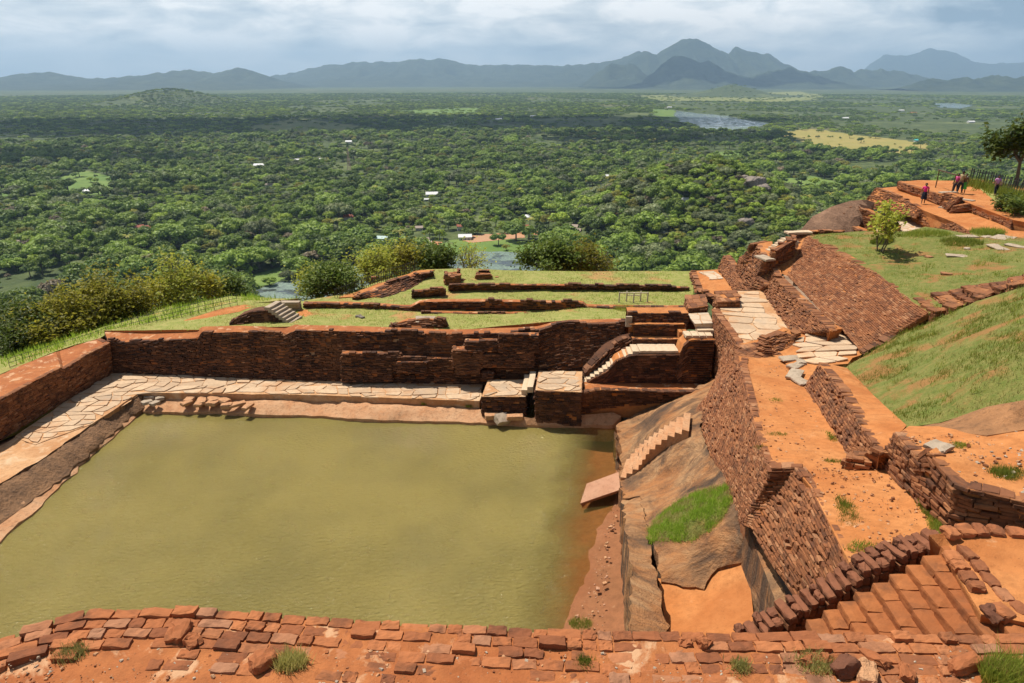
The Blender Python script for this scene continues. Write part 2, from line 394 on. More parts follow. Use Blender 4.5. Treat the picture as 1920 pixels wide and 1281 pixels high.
# ------------------------------------------------------------------ materials (all procedural)
class G:
    def __init__(s, name):
        s.m = bpy.data.materials.new(name); s.m.use_nodes = True; s.nt = s.m.node_tree; s.nt.nodes.clear()
        s.out = s.nt.nodes.new('ShaderNodeOutputMaterial'); s.b = s.nt.nodes.new('ShaderNodeBsdfPrincipled'); s.nt.links.new(s.b.outputs[0], s.out.inputs[0])
        s.b.inputs['Specular IOR Level'].default_value = 0.25; s.b.inputs['Roughness'].default_value = 0.9
        s.obj = s.nt.nodes.new('ShaderNodeTexCoord').outputs['Object']; s.geo = s.nt.nodes.new('ShaderNodeNewGeometry')
    def put(s, sock, v):
        if isinstance(v, bpy.types.NodeSocket): s.nt.links.new(v, sock)
        elif isinstance(v, (tuple, list)) and len(v) == 3 and sock.type == 'RGBA': sock.default_value = (*v, 1)
        else: sock.default_value = v
    def noise(s, scale, detail=4, rough=.55, vec=None, dist=0.0, out=0):
        n = s.nt.nodes.new('ShaderNodeTexNoise'); s.put(n.inputs['Vector'], vec if vec is not None else s.obj)
        n.inputs['Scale'].default_value = scale; n.inputs['Detail'].default_value = detail; n.inputs['Roughness'].default_value = rough; n.inputs['Distortion'].default_value = dist
        return n.outputs[out]
    def map(s, vec=None, scale=(1, 1, 1), rot=(0, 0, 0), loc=(0, 0, 0)):
        n = s.nt.nodes.new('ShaderNodeMapping'); s.put(n.inputs[0], vec if vec is not None else s.obj)
        n.inputs['Scale'].default_value = scale; n.inputs['Rotation'].default_value = rot; n.inputs['Location'].default_value = loc; return n.outputs[0]
    def vor(s, scale, feature='F1', vec=None, rnd=1.0, out=None):
        n = s.nt.nodes.new('ShaderNodeTexVoronoi'); n.feature = feature; s.put(n.inputs['Vector'], vec if vec is not None else s.obj)
        n.inputs['Scale'].default_value = scale; n.inputs['Randomness'].default_value = rnd
        return n.outputs[out] if out else n.outputs[0]
    def ramp(s, fac, stops, interp='LINEAR'):
        n = s.nt.nodes.new('ShaderNodeValToRGB'); s.put(n.inputs[0], fac); e = n.color_ramp.elements; n.color_ramp.interpolation = interp
        def c4(c): return (c, c, c, 1) if isinstance(c, (int, float)) else (*c, 1)
        e[0].position, e[0].color = stops[0][0], c4(stops[0][1]); e[1].position, e[1].color = stops[-1][0], c4(stops[-1][1])
        for p, c in stops[1:-1]: x = e.new(p); x.color = c4(c)
        return n.outputs[0]
    def mix(s, f, a, b, mode='MIX'):
        n = s.nt.nodes.new('ShaderNodeMix'); n.data_type = 'RGBA'; n.blend_type = mode
        s.put(n.inputs[0], f); s.put(n.inputs[6], a); s.put(n.inputs[7], b); return n.outputs[2]
    def math(s, op, a, b=0.0):
        n = s.nt.nodes.new('ShaderNodeMath'); n.operation = op; s.put(n.inputs[0], a); s.put(n.inputs[1], b); return n.outputs[0]
    def rng(s, v, a, b, c=0., d=1.):
        n = s.nt.nodes.new('ShaderNodeMapRange'); s.put(n.inputs[0], v)
        for i, x in enumerate((a, b, c, d)): n.inputs[i + 1].default_value = x
        return n.outputs[0]
    def bump(s, h, strength=.5, dist=.05):
        n = s.nt.nodes.new('ShaderNodeBump'); n.inputs['Strength'].default_value = strength; n.inputs['Distance'].default_value = dist; s.put(n.inputs['Height'], h)
        s.nt.links.new(n.outputs[0], s.b.inputs['Normal'])
    def sep(s, v):
        n = s.nt.nodes.new('ShaderNodeSeparateXYZ'); s.put(n.inputs[0], v); return n.outputs
    def col(s, c): s.put(s.b.inputs['Base Color'], c)
    def rough(s, v): s.put(s.b.inputs['Roughness'], v)

def mat_brick(name, stops, black=.35, lich=(.035, .022, .016)):
    g = G(name); r = g.geo.outputs['Random Per Island']
    c = g.ramp(r, stops); n1 = g.noise(.55, 5, .6); n2 = g.noise(9, 4, .65); n3 = g.noise(2.6, 5, .65, dist=.6)
    c = g.mix(g.math('MULTIPLY', g.rng(n3, .5, .66), black + .3), c, lich)          # lichen and soot patches
    c = g.mix(g.rng(n2, .3, .75, 0, .55), c, g.mix(.5, c, (.02, .014, .01)))
    c = g.mix(g.rng(n1, .52, .7, 0, .35), c, (.36, .15, .06))
    g.col(c); g.bump(g.noise(30, 4, .7), .45, .02); return g.m
M_BRICK = mat_brick('brick_brown', [(0, (.15, .058, .027)), (.35, (.23, .088, .037)), (.7, (.30, .118, .047)), (.93, (.36, .15, .06)), (1, (.44, .22, .11))])
M_BRICKR = mat_brick('brick_orange', [(0, (.17, .062, .027)), (.35, (.25, .092, .036)), (.75, (.32, .122, .047)), (1, (.40, .19, .09))], .3, (.07, .035, .022))
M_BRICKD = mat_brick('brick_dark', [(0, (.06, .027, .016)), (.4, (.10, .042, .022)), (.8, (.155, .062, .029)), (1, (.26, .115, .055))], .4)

def mat_soil(name, a, b, pale, pw=.62, pd=.70):
    g = G(name); n1 = g.noise(.9, 6, .6); n2 = g.noise(5, 6, .7); n3 = g.noise(1.7, 6, .65, dist=.4); n4 = g.noise(40, 3, .8)
    n5 = g.noise(.35, 5, .6, dist=.8); c = g.mix(g.rng(n1, .35, .65), a, b); c = g.mix(g.rng(n2, .42, .72, 0, .65), c, tuple(x * .55 for x in a)); c = g.mix(g.rng(n5, .5, .62, 0, .55), c, (a[0] * .72, a[1] * .60, a[2] * .5)); c = g.mix(g.rng(g.noise(18, 3, .7), .60, .7, 0, .5), c, tuple(x * .4 for x in a))
    c = g.mix(g.rng(n3, pw, pd, 0, .7), c, pale); c = g.mix(g.rng(n4, .62, .78, 0, .4), c, pale)
    g.col(c); g.bump(g.math('ADD', g.math('MULTIPLY', n2, .7), g.math('MULTIPLY', n4, .3)), .5, .06); return g.m
M_SOIL = mat_soil('orange_soil', (.47, .168, .046), (.52, .215, .070), (.60, .36, .19), .64, .76)
M_SOILD = mat_soil('red_soil', (.36, .115, .036), (.44, .16, .05), (.58, .36, .20), .56, .63)
M_SAND = mat_soil('pale_sand', (.52, .27, .12), (.58, .34, .17), (.60, .44, .28), .5, .65)
M_MUD = mat_soil('red_mud', (.30, .12, .05), (.24, .10, .04), (.38, .2, .1))

def mat_ground_grass(name, green, dry, soil, bare=.58, s=1.0):
    g = G(name); n1 = g.noise(.45 * s, 6, .62, dist=.3); n2 = g.noise(2.2 * s, 6, .65); n3 = g.noise(14 * s, 4, .7)
    c = g.mix(g.rng(n2, .38, .64), green, dry); c = g.mix(g.rng(n1, bare, bare + .1, 0, .85), c, soil)
    c = g.mix(g.rng(n3, .4, .75, 0, .55), c, tuple(x * .45 for x in green))
    g.col(c); g.bump(n3, .7, .08); return g.m
M_LAWN = mat_ground_grass('terrace_lawn', (.24, .26, .055), (.36, .32, .10), (.46, .22, .085))
M_SLOPE = mat_ground_grass('slope_grass', (.14, .17, .03), (.25, .22, .06), (.36, .16, .055), .52, 1.7)

def mat_flag(name, scale, stone, joint, rnd=.8, dist=.25, sx=1.0, jw=.05):
    g = G(name); v = g.map(scale=(sx, 1, 1)); wob = g.nt.nodes.new('ShaderNodeMix'); wob.data_type = 'VECTOR'
    wob.inputs[0].default_value = dist * .25; g.put(wob.inputs[4], v); g.put(wob.inputs[5], g.noise(1.2, 3, .5, out=1)); v = wob.outputs[1]
    e = g.vor(scale, 'DISTANCE_TO_EDGE', v, rnd); cid = g.vor(scale, 'F1', v, rnd, 'Color')
    n2 = g.noise(6, 5, .65); n1 = g.noise(1.1, 5, .6)
    cs = g.mix(g.math('MULTIPLY', g.sep(cid)[0], .8), stone, tuple(x * y for x, y in zip(stone, (.74, .66, .55))))
    cs = g.mix(g.rng(n2, .42, .75, 0, .55), cs, tuple(x * .55 for x in stone)); cs = g.mix(g.rng(n1, .55, .7, 0, .5), cs, (.34, .30, .25))
    k = g.math('ADD', e, g.math('MULTIPLY', g.math('SUBTRACT', n2, .5), .08)); f = g.rng(k, jw * .5, jw * 1.3)
    g.col(g.mix(f, joint, cs)); g.rough(.85)
    g.bump(g.math('ADD', g.math('MULTIPLY', f, .6), g.math('MULTIPLY', n2, .35)), .6, .05); return g.m
M_FLAG = mat_flag('limestone_flags', 2.3, (.62, .45, .29), (.42, .21, .09), .95, .25, 1.0, .045)
M_FLAGB = mat_flag('large_flags', 1.45, (.58, .46, .33), (.46, .24, .11), .66, .35, 1.2, .035)

def mat_slab(name, a, b, grey):
    g = G(name); r = g.geo.outputs['Random Per Island']; n = g.noise(7, 5, .68); n2 = g.noise(1.3, 5, .6, dist=.4); n3 = g.noise(.8, 4, .6)
    c = g.mix(r, a, b); c = g.mix(g.rng(n, .42, .75, 0, .6), c, tuple(x * .5 for x in a)); c = g.mix(g.rng(n2, .52, .68, 0, .5), c, grey); c = g.mix(g.rng(n3, .54, .68, 0, .55), c, (.46, .22, .09))
    g.col(c); g.rough(.85); g.bump(n, .5, .03); return g.m
M_SLAB = mat_slab('limestone_slab', (.60, .42, .26), (.44, .30, .185), (.34, .27, .20))
def mat_rock():
    g = G('banded_rock'); x = g.noise(.35, 4, .55, out=1)
    mixv = g.nt.nodes.new('ShaderNodeMix'); mixv.data_type = 'VECTOR'; mixv.inputs[0].default_value = .45; g.put(mixv.inputs[4], g.obj); g.put(mixv.inputs[5], x)
    v = g.map(mixv.outputs[1], (.45, 1.7, 2.6), (.2, .35, .65)); n1 = g.noise(.95, 8, .66, v, 1.0)
    vs = g.map(None, (2.2, 2.2, .25)); n2 = g.noise(1.3, 5, .65, vs, .5); n3 = g.noise(.7, 4, .6); n4 = g.noise(12, 5, .7)
    c = g.ramp(n1, [(.30, (.055, .036, .024)), (.41, (.19, .098, .046)), (.50, (.38, .19, .080)), (.60, (.45, .25, .115)), (.72, (.19, .092, .042))])
    c = g.mix(g.rng(n3, .47, .62, 0, .7), c, (.42, .165, .052)); n6 = g.noise(.5, 6, .65, g.map(None, (1, .55, 1), (0, 0, .7), (7, 3, 1)), .6); c = g.mix(g.rng(n6, .53, .63, 0, .6), c, (.085, .052, .033))
    steep = g.rng(g.math('ABSOLUTE', g.sep(g.geo.outputs['Normal'])[2]), .8, .45)   # water stains run down the cut faces
    c = g.mix(g.math('MULTIPLY', steep, g.rng(n2, .44, .60, .0, .85)), c, (.055, .045, .036))
    c = g.mix(g.rng(n4, .5, .8, 0, .4), c, (.12, .085, .06)); g.col(c); g.rough(.8)
    w = g.nt.nodes.new('ShaderNodeTexWave'); w.bands_direction = 'Y'; g.put(w.inputs['Vector'], g.map(mixv.outputs[1], (.6, 1.5, 2.2), (.3, .2, .7))); w.inputs['Scale'].default_value = 1.1; w.inputs['Distortion'].default_value = 9; w.inputs['Detail'].default_value = 4; w.inputs['Detail Scale'].default_value = 1.4
    c = g.mix(g.rng(w.outputs['Fac'], .70, .95, 0, .25), c, (.10, .062, .042)); g.col(c)
    g.bump(g.math('ADD', g.math('MULTIPLY', n1, .8), g.math('MULTIPLY', n4, .4)), 1.0, .22); return g.m
M_ROCK = mat_rock()
def mat_plainrock(name, a, b, dark, bumpd=.08):
    g = G(name); n = g.noise(1.6, 6, .65, dist=.4); n2 = g.noise(7, 5, .7)
    c = g.mix(g.rng(n, .35, .65), a, b); c = g.mix(g.rng(n2, .5, .72, 0, .7), c, dark); g.col(c); g.bump(n2, .7, bumpd); return g.m
M_LEDGE = mat_plainrock('orange_ledge_rock', (.46, .22, .10), (.52, .30, .16), (.20, .10, .05))
M_STONE = mat_plainrock('pale_stone', (.36, .275, .19), (.44, .345, .25), (.20, .15, .10), .03)
M_TREAD = mat_plainrock('cream_tread', (.54, .40, .26), (.60, .46, .31), (.40, .27, .16), .03)
M_SLABR = mat_plainrock('reddish_slab', (.42, .21, .12), (.46, .25, .15), (.28, .14, .08), .03)
M_STAIN = mat_plainrock('stained_rock', (.30, .16, .078), (.19, .105, .056), (.06, .042, .03), .25)
M_GREY = mat_plainrock('grey_outcrop', (.30, .25, .20), (.20, .16, .13), (.10, .08, .065), .5)

def mat_water():
    g = G('murky_pool'); w = g.map(None, (1.0, 2.1, 1), (0, 0, -.35)); n1 = g.noise(5.0, 4, .6, w, .5); n2 = g.noise(.22, 3, .5); n3 = g.noise(17, 3, .6, w)
    c = g.mix(g.rng(n2, .4, .65), (.235, .186, .054), (.180, .146, .044)); g.col(c); g.rough(.05); g.b.inputs['IOR'].default_value = 1.33; g.b.inputs['Specular IOR Level'].default_value = .5
    h = g.math('ADD', g.math('MULTIPLY', n1, .8), g.math('MULTIPLY', n3, .2)); g.bump(h, 1.0, .12)
    X = g.sep(g.geo.outputs['Position'])                                          # silty water clears over the shallows
    e = g.math('ADD', X[0], g.math('MULTIPLY', g.math('SUBTRACT', g.noise(.6, 3), .5), 1.6))
    e = g.math('SUBTRACT', e, g.math('MULTIPLY', g.math('SUBTRACT', X[1], 20.), .17))
    sh = g.rng(e, 1.0, 2.7, 0, .85)
    tr = g.nt.nodes.new('ShaderNodeBsdfTransparent'); tr.inputs[0].default_value = (.86, .78, .6, 1); ms = g.nt.nodes.new('ShaderNodeMixShader')
    g.put(ms.inputs[0], sh); g.put(ms.inputs[1], g.b.outputs[0]); g.put(ms.inputs[2], tr.outputs[0]); g.put(g.out.inputs[0], ms.outputs[0]); return g.m
M_WATER = mat_water()
def mat_lake(name, lily):
    g = G(name); n = g.noise(.05, 5, .6); n2 = g.noise(.5, 3, .6); c = g.mix(g.rng(n2, .45, .6), (.10, .14, .12), (.17, .24, .17)); f = g.rng(n, .5 - lily * .3, .58 - lily * .3)
    g.col(g.mix(f, (.06, .07, .065), c)); g.rough(g.rng(f, 0, 1, .08, .7)); g.b.inputs['Specular IOR Level'].default_value = .5; g.bump(n2, .25, .2); return g.m
M_LAKE = mat_lake('moat_water_with_lilies', .35); M_LAKEF = mat_lake('far_lake_water', .1)

def mat_leaf(name, a, b, tr=.35, rough=.5):
    g = G(name); oi = g.nt.nodes.new('ShaderNodeObjectInfo'); r = g.geo.outputs['Random Per Island']
    c = g.mix(r, a, b); k = g.rng(oi.outputs['Random'], 0, 1, .6, 1.35)
    mul = g.nt.nodes.new('ShaderNodeMix'); mul.data_type = 'RGBA'; mul.blend_type = 'MULTIPLY'; mul.inputs[0].default_value = 1
    cb = g.nt.nodes.new('ShaderNodeCombineColor'); g.put(cb.inputs[0], k); g.put(cb.inputs[1], k); g.put(cb.inputs[2], k)
    g.put(mul.inputs[6], c); g.put(mul.inputs[7], cb.outputs[0]); c = mul.outputs[2]
    g.col(c); g.rough(rough); g.b.inputs['Specular IOR Level'].default_value = .2
    t = g.nt.nodes.new('ShaderNodeBsdfTranslucent'); g.put(t.inputs[0], c); ms = g.nt.nodes.new('ShaderNodeMixShader'); ms.inputs[0].default_value = tr
    g.put(ms.inputs[1], g.b.outputs[0]); g.put(ms.inputs[2], t.outputs[0]); g.put(g.out.inputs[0], ms.outputs[0]); return g.m
FOL = {
 'dark green': mat_leaf('foliage_dark', (.085, .145, .018), (.17, .235, .034), .28),
 'mid green': mat_leaf('foliage_mid', (.15, .23, .026), (.25, .325, .045), .28),
 'light green': mat_leaf('foliage_light', (.25, .34, .038), (.36, .43, .06), .32),
 'grey green': mat_leaf('foliage_grey', (.18, .215, .085), (.25, .27, .12), .35),
 'yellow green': mat_leaf('foliage_yellow', (.29, .29, .045), (.38, .34, .075), .45),
 'brownish': mat_leaf('foliage_brown', (.25, .19, .11), (.32, .26, .17), .3)}
M_SHRUB = mat_leaf('shrub_leaf_olive', (.20, .205, .022), (.42, .36, .045), .55)
M_SHRUBD = mat_leaf('shrub_leaf_dark', (.075, .12, .018), (.17, .21, .034), .42)
M_SHRUBL = mat_leaf('shrub_leaf_lime', (.28, .32, .04), (.44, .42, .065), .5)
M_GBLADE = mat_leaf('grass_blade', (.17, .23, .028), (.32, .33, .055), .42)
M_GDRY = mat_leaf('grass_blade_dry', (.30, .29, .075), (.44, .38, .14), .4)
M_GLIME = mat_leaf('grass_blade_lime', (.25, .38, .035), (.38, .50, .07), .5)
def mat_flat(name, c, rough=.8, n=.15, metal=0.0):
    g = G(name); x = g.noise(6, 4, .6); g.col(g.mix(g.rng(x, .35, .7, 0, n * 2), c, tuple(v * .55 for v in c))); g.rough(rough); g.b.inputs['Metallic'].default_value = metal; return g.m
M_BARK = mat_flat('bark', (.16, .12, .085), .95, .3); M_BARKP = mat_flat('pale_bark', (.30, .25, .19), .95, .3)
M_WOOD = mat_flat('weathered_wood', (.56, .47, .34)); M_DARKW = mat_flat('dark_wood', (.10, .06, .035)); M_POST = mat_flat('fence_metal', (.05, .055, .045), .6)

def mat_plain():
    g = G('plain_scrub'); n1 = g.noise(.004, 6, .6, dist=.4); n2 = g.noise(.03, 6, .65); n3 = g.noise(.0011, 5, .55, dist=.5); v = g.vor(.05)
    c = g.mix(g.rng(n2, .38, .62), (.05, .075, .018), (.105, .125, .034)); c = g.mix(g.rng(v, .3, .7, 0, .5), c, (.02, .04, .012))
    c = g.mix(g.rng(n1, .56, .63, 0, .7), c, (.15, .17, .055)); c = g.mix(g.rng(n3, .58, .66, 0, .5), c, (.19, .16, .07))
    g.col(c); g.bump(v, .6, 4.0); return g.m
M_PLAIN = mat_plain()
def mat_field(name, a, b):
    g = G(name); n = g.noise(.02, 5, .6); n2 = g.noise(.15, 4, .65); c = g.mix(g.rng(n, .4, .62), a, b); g.col(g.mix(g.rng(n2, .5, .75, 0, .45), c, tuple(x * .6 for x in a))); return g.m
M_FIELD = mat_field('pale_meadow', (.16, .19, .045), (.24, .23, .07)); M_FIELDY = mat_field('ripe_paddy', (.27, .235, .06), (.33, .26, .075)); M_FIELDG = mat_field('green_paddy', (.10, .17, .03), (.16, .22, .045))
M_ROAD = mat_field('dirt_road_surface', (.46, .30, .20), (.50, .26, .14)); M_YARD = mat_field('bare_yard', (.46, .20, .09), (.42, .24, .13))
def mat_mount():
    g = G('forested_mountain'); n = g.noise(.004, 7, .65, dist=.4); n2 = g.noise(.02, 5, .7)
    c = g.mix(g.rng(n, .4, .62), (.018, .032, .014), (.05, .066, .028)); c = g.mix(g.rng(n2, .55, .75, 0, .5), c, (.012, .02, .01)); g.col(c); g.bump(n, .8, 60); return g.m
M_MOUNT = mat_mount()
def mat_cliff():
    g = G('cliff_rock'); v = g.map(None, (1, 1, .15)); n = g.noise(.3, 6, .65, v); c = g.ramp(n, [(.3, (.10, .07, .05)), (.5, (.32, .20, .12)), (.7, (.22, .17, .13))]); g.col(c); g.bump(n, .8, .6); return g.m
M_CLIFF = mat_cliff()
M_ROOFW = mat_flat('pale_sheet_roof', (.72, .70, .68), .6); M_ROOFR = mat_flat('red_tile_roof', (.32, .10, .06)); M_ROOFG = mat_flat('pale_green_roof', (.45, .58, .54), .6); M_ROOFB = mat_flat('brown_roof', (.36, .28, .22)); M_ROOFT = mat_flat('teal_roof', (.10, .50, .45), .5)
M_WALLW = mat_flat('plaster', (.70, .66, .58)); M_WINDOW = mat_flat('dark_glass', (.02, .025, .03), .2); M_RUBBER = mat_flat('tyre_rubber', (.02, .02, .02)); M_STEEL = mat_flat('painted_steel', (.50, .30, .27), .6)
M_SKIN = mat_flat('brown_skin', (.19, .095, .055), .6, .05); M_HAIR = mat_flat('black_hair', (.012, .01, .009), .5, .05)
CL = {}
def cloth(c):
    if c not in CL: CL[c] = mat_flat('cloth_%d' % len(CL), c, .85, .1)
    return CL[c]

# ------------------------------------------------------------------ the plain, its hills and mountains
PZ = -170.0
def Q(px, py, z=PZ): return P(px, py, z)
hill_c = P(1430, 470, PZ)
def plain_h(x, y):
    h = 74 * math.exp(-(((x - 262) / 100) ** 2 + ((y - 850) / 150) ** 2)) + 16 * math.exp(-(((x - 330) / 80) ** 2 + ((y - 700) / 70) ** 2))
    h += 34 * math.exp(-(((x - 165) / 70) ** 2 + ((y - 930) / 120) ** 2))
    h += 105 * math.exp(-(((x + 2600) / 360) ** 2 + ((y - 5500) / 420) ** 2))
    h += 120 * math.exp(-(((x - 2450) / 330) ** 2 + ((y - 8100) / 350) ** 2))
    return PZ + h
def hit(px, py):
    """where the line of sight through a photo pixel meets the plain or a hill"""
    u = np.array(Q(px, py)) - (0, 0, CAMZ)
    for k in range(150, 1001):
        q = np.array((0, 0, CAMZ)) + u * (k / 1000.0)
        if q[2] <= plain_h(q[0], q[1]) + .05: break
    return (q[0], q[1], plain_h(q[0], q[1]))
def build_plain():
    xs = np.unique(np.r_[np.linspace(-60000, -6000, 14), np.linspace(-6000, -800, 22), np.linspace(-800, 1000, 61), np.linspace(1000, 6000, 22), np.linspace(6000, 60000, 14)])
    ys = np.unique(np.r_[np.linspace(-3000, 0, 4), np.linspace(0, 1500, 51), np.linspace(1500, 12000, 44), np.linspace(12000, 70000, 10)])
    V = [(x, y, plain_h(x, y)) for y in ys for x in xs]; n = len(xs)
    F = [(j * n + i, j * n + i + 1, (j + 1) * n + i + 1, (j + 1) * n + i) for j in range(len(ys) - 1) for i in range(n - 1)]
    mb = MB(); mb.add(V, F); struct(mb.build('plain_ground', M_PLAIN, smooth=True))
build_plain()
AVOID = []; LEAK = {}
def flat_patch(name, px, mat, dz=.4, jag=0.06, kind='structure', avoid=True, grow=1.0, step=None):
    A = np.array([hit(*p) for p in px])[:, :2]; n = len(A); rng = np.random.RandomState(len(AVOID)); out = []
    per = np.linalg.norm(A - np.roll(A, -1, 0), axis=1).sum(); st = step or per / 60
    for i in range(n):
        a, b = A[i], A[(i + 1) % n]; k = max(1, int(np.linalg.norm(b - a) / st)); nr = np.array([-(b - a)[1], (b - a)[0]]) / (np.linalg.norm(b - a) + 1e-9)
        for j in range(k):
            out.append(a + (b - a) * j / k + nr * rng.normal(0, st * jag * 3) * (j > 0))
    out = np.array(out)
    mb = MB(); mb.add([(p[0], p[1], plain_h(*p) + dz) for p in out], [list(range(len(out)))])
    if avoid: AVOID.append(out); LEAK[len(AVOID) - 1] = .10 if ('meadow' in name or 'paddy' in name) else 0.0
    o = mb.build(name, mat); o['kind'] = kind; return o
flat_patch('moat_lake', [(840,482),(900,472),(990,474),(1040,492),(1070,520),(1060,560),(820,560),(760,540),(800,505)], M_LAKE, .5)
flat_patch('marsh_meadow', [(780,470),(850,450),(930,447),(1010,456),(1045,470),(1060,492),(990,474),(900,472),(840,482),(800,505)], M_FIELDG, .3)
flat_patch('moat_pond', [(480,545),(520,530),(590,520),(640,498),(690,500),(700,540),(640,590),(500,600),(470,580)], M_LAKE, .5)
flat_patch('pond_bank', [(455,522),(530,500),(560,508),(520,530),(480,540)], M_FIELDG, .3)
flat_patch('far_lake', [(1268,208),(1300,212),(1365,218),(1400,226),(1450,233),(1420,240),(1370,246),(1320,243),(1285,232),(1265,218)], M_LAKEF, 1.2)
flat_patch('far_reservoir', [(1750,194),(1790,194),(1830,198),(1800,204),(1760,202)], M_LAKEF, 1.2)
flat_patch('paddy_field', [(1445,250),(1520,242),(1600,253),(1680,262),(1740,270),(1735,288),(1660,288),(1590,290),(1540,275),(1490,262)], M_FIELDY, .6)
flat_patch('hill_meadow', [(1452,338),(1520,330),(1580,345),(1570,356),(1500,350)], M_FIELDG, .8)
flat_patch('meadow_clearing', [(85,340),(160,320),(225,335),(225,362),(150,368),(90,360)], M_FIELDG, .5)
flat_patch('meadow_clearing', [(450,240),(560,222),(690,238),(640,250),(520,252)], M_FIELD, .5)
flat_patch('meadow_clearing', [(740,208),(900,202),(890,212),(800,216)], M_FIELDG, .5)
flat_patch('meadow_clearing', [(1200,310),(1250,300),(1270,312),(1220,318)], M_FIELDG, .5)
flat_patch('meadow_clearing', [(1340,286),(1400,282),(1410,291),(1350,293)], M_FIELDG, .5)
flat_patch('meadow_clearing', [(960,340),(1010,336),(1015,346),(970,350)], M_FIELDG, .5)
flat_patch('meadow_clearing', [(0,355),(30,350),(40,362),(0,372)], M_FIELDG, .5)
flat_patch('scrub_meadow', [(1180,180),(1500,172),(1560,182),(1480,192),(1250,190)], M_FIELD, .8)
flat_patch('scrub_meadow', [(1220,205),(1265,206),(1285,232),(1235,222)], M_FIELDG, .8)
flat_patch('dirt_road', [(1178,463),(1205,470),(1240,474),(1300,482),(1345,486),(1345,493),(1300,489),(1240,481),(1200,476),(1176,468)], M_ROAD, .4)
flat_patch('dirt_road', [(1090,430),(1120,452),(1150,468),(1176,462),(1178,469),(1148,474),(1112,458),(1083,434)], M_YARD, .6)
flat_patch('village_yard', [(1000,432),(1060,436),(1110,440),(1100,450),(1040,448),(1000,440)], M_YARD, .5)
flat_patch('village_yard', [(860,448),(900,440),(985,436),(985,446),(880,456)], M_YARD, .5)
flat_patch('village_yard', [(700,462),(740,468),(735,476),(705,474)], M_YARD, .5)
flat_patch('village_yard', [(780,450),(830,455),(820,463),(780,460)], M_YARD, .5)

def ridge(name, sil, dist, depth, seed, base=PZ - 5, label=None):
    """mountain range: crest heights read from the photograph, real distance, flanks front and back"""
    sil = np.array(sil, float); x = np.arange(sil[0, 0], sil[-1, 0], 4.0); y = np.interp(x, sil[:, 0], sil[:, 1])
    y = y + np.array([3.2 * fbm(a * .06, seed * 5.3, 0, 5) for a in x])
    crest = np.array([PD(a, b, dist) for a, b in zip(x, y)]); n = len(x); R = 13; V = []
    taper = np.minimum(1, np.minimum(np.arange(n), np.arange(n)[::-1]) / 8.0)
    for r in range(-R, R + 1):
        t = r / R
        for i in range(n):
            c = crest[i]; f = (1 - abs(t)) ** 1.25; H = (c[2] - base)
            k = .55 + .45 * (1 + fbm(c[0] / dist * 14 + seed, t * 1.5, seed, 5))
            spur = 1 - (abs(t) > 0) * min(1, abs(t) * 3) * (.12 + .5 * abs(fbm(c[0] / dist * 26 + seed * 2, t * 2.2 + 4, seed, 5)))
            z = base + H * f * spur if r else c[2]
            V.append((c[0] + dist * .008 * fbm(c[0] / dist * 9, t * 3, 3), dist + t * depth * (1 + .25 * fbm(c[0] / dist * 8, seed, 1)), max(base, z) if r else z))
    F = [(r * n + i, r * n + i + 1, (r + 1) * n + i + 1, (r + 1) * n + i) for r in range(2 * R) for i in range(n - 1)]
    mb = MB(); mb.add(V, F); return struct(mb.build(name, M_MOUNT, smooth=True))
ridge('mountain_range', [(-120,150),(0,148),(40,138),(90,136),(150,147),(230,146),(290,137),(345,131),(400,137),(450,125),(480,137),(505,145),(520,150),(560,160),(600,168),(660,172)], 15000, 3600, 1)
ridge('mountain_range', [(440,170),(505,145),(560,135),(610,122),(640,121),(680,116),(735,117),(760,112),(830,110),(880,120),(940,122),(1040,123),(1100,120),(1150,114),(1200,97),(1230,104),(1300,130),(1350,150)], 20000, 4000, 2)
ridge('main_mountain', [(1095,155),(1145,128),(1177,117),(1212,95),(1235,102),(1260,85),(1275,76),(1290,72),(1305,74),(1320,80),(1350,95),(1372,100),(1382,87),(1400,95),(1440,102),(1460,117),(1485,127),(1510,137),(1545,150),(1570,156)], 18500, 3000, 3)
ridge('front_mountain', [(1170,162),(1200,156),(1230,135),(1250,116),(1265,104),(1285,107),(1310,117),(1330,115),(1360,130),(1375,137),(1410,145),(1440,133),(1475,126),(1500,133),(1530,140),(1560,150),(1590,160)], 14500, 2000, 4)
ridge('front_mountain', [(1090,163),(1110,144),(1130,130),(1145,119),(1165,121),(1185,120),(1205,133),(1230,150),(1250,162)], 15800, 1600, 5)
ridge('small_hills', [(1480,158),(1505,135),(1550,133),(1575,122),(1600,135),(1615,130),(1660,131),(1700,135),(1735,146),(1760,158)], 16500, 1600, 6)
ridge('far_mountain', [(1590,150),(1630,125),(1665,102),(1710,105),(1740,91),(1780,97),(1820,115),(1850,120),(1920,117),(1990,112),(2050,130)], 31000, 3500, 7)
ridge('near_hills', [(1690,166),(1740,147),(1770,150),(1810,145),(1835,148),(1860,139),(1900,146),(1990,142),(2080,155)], 11500, 1200, 8)

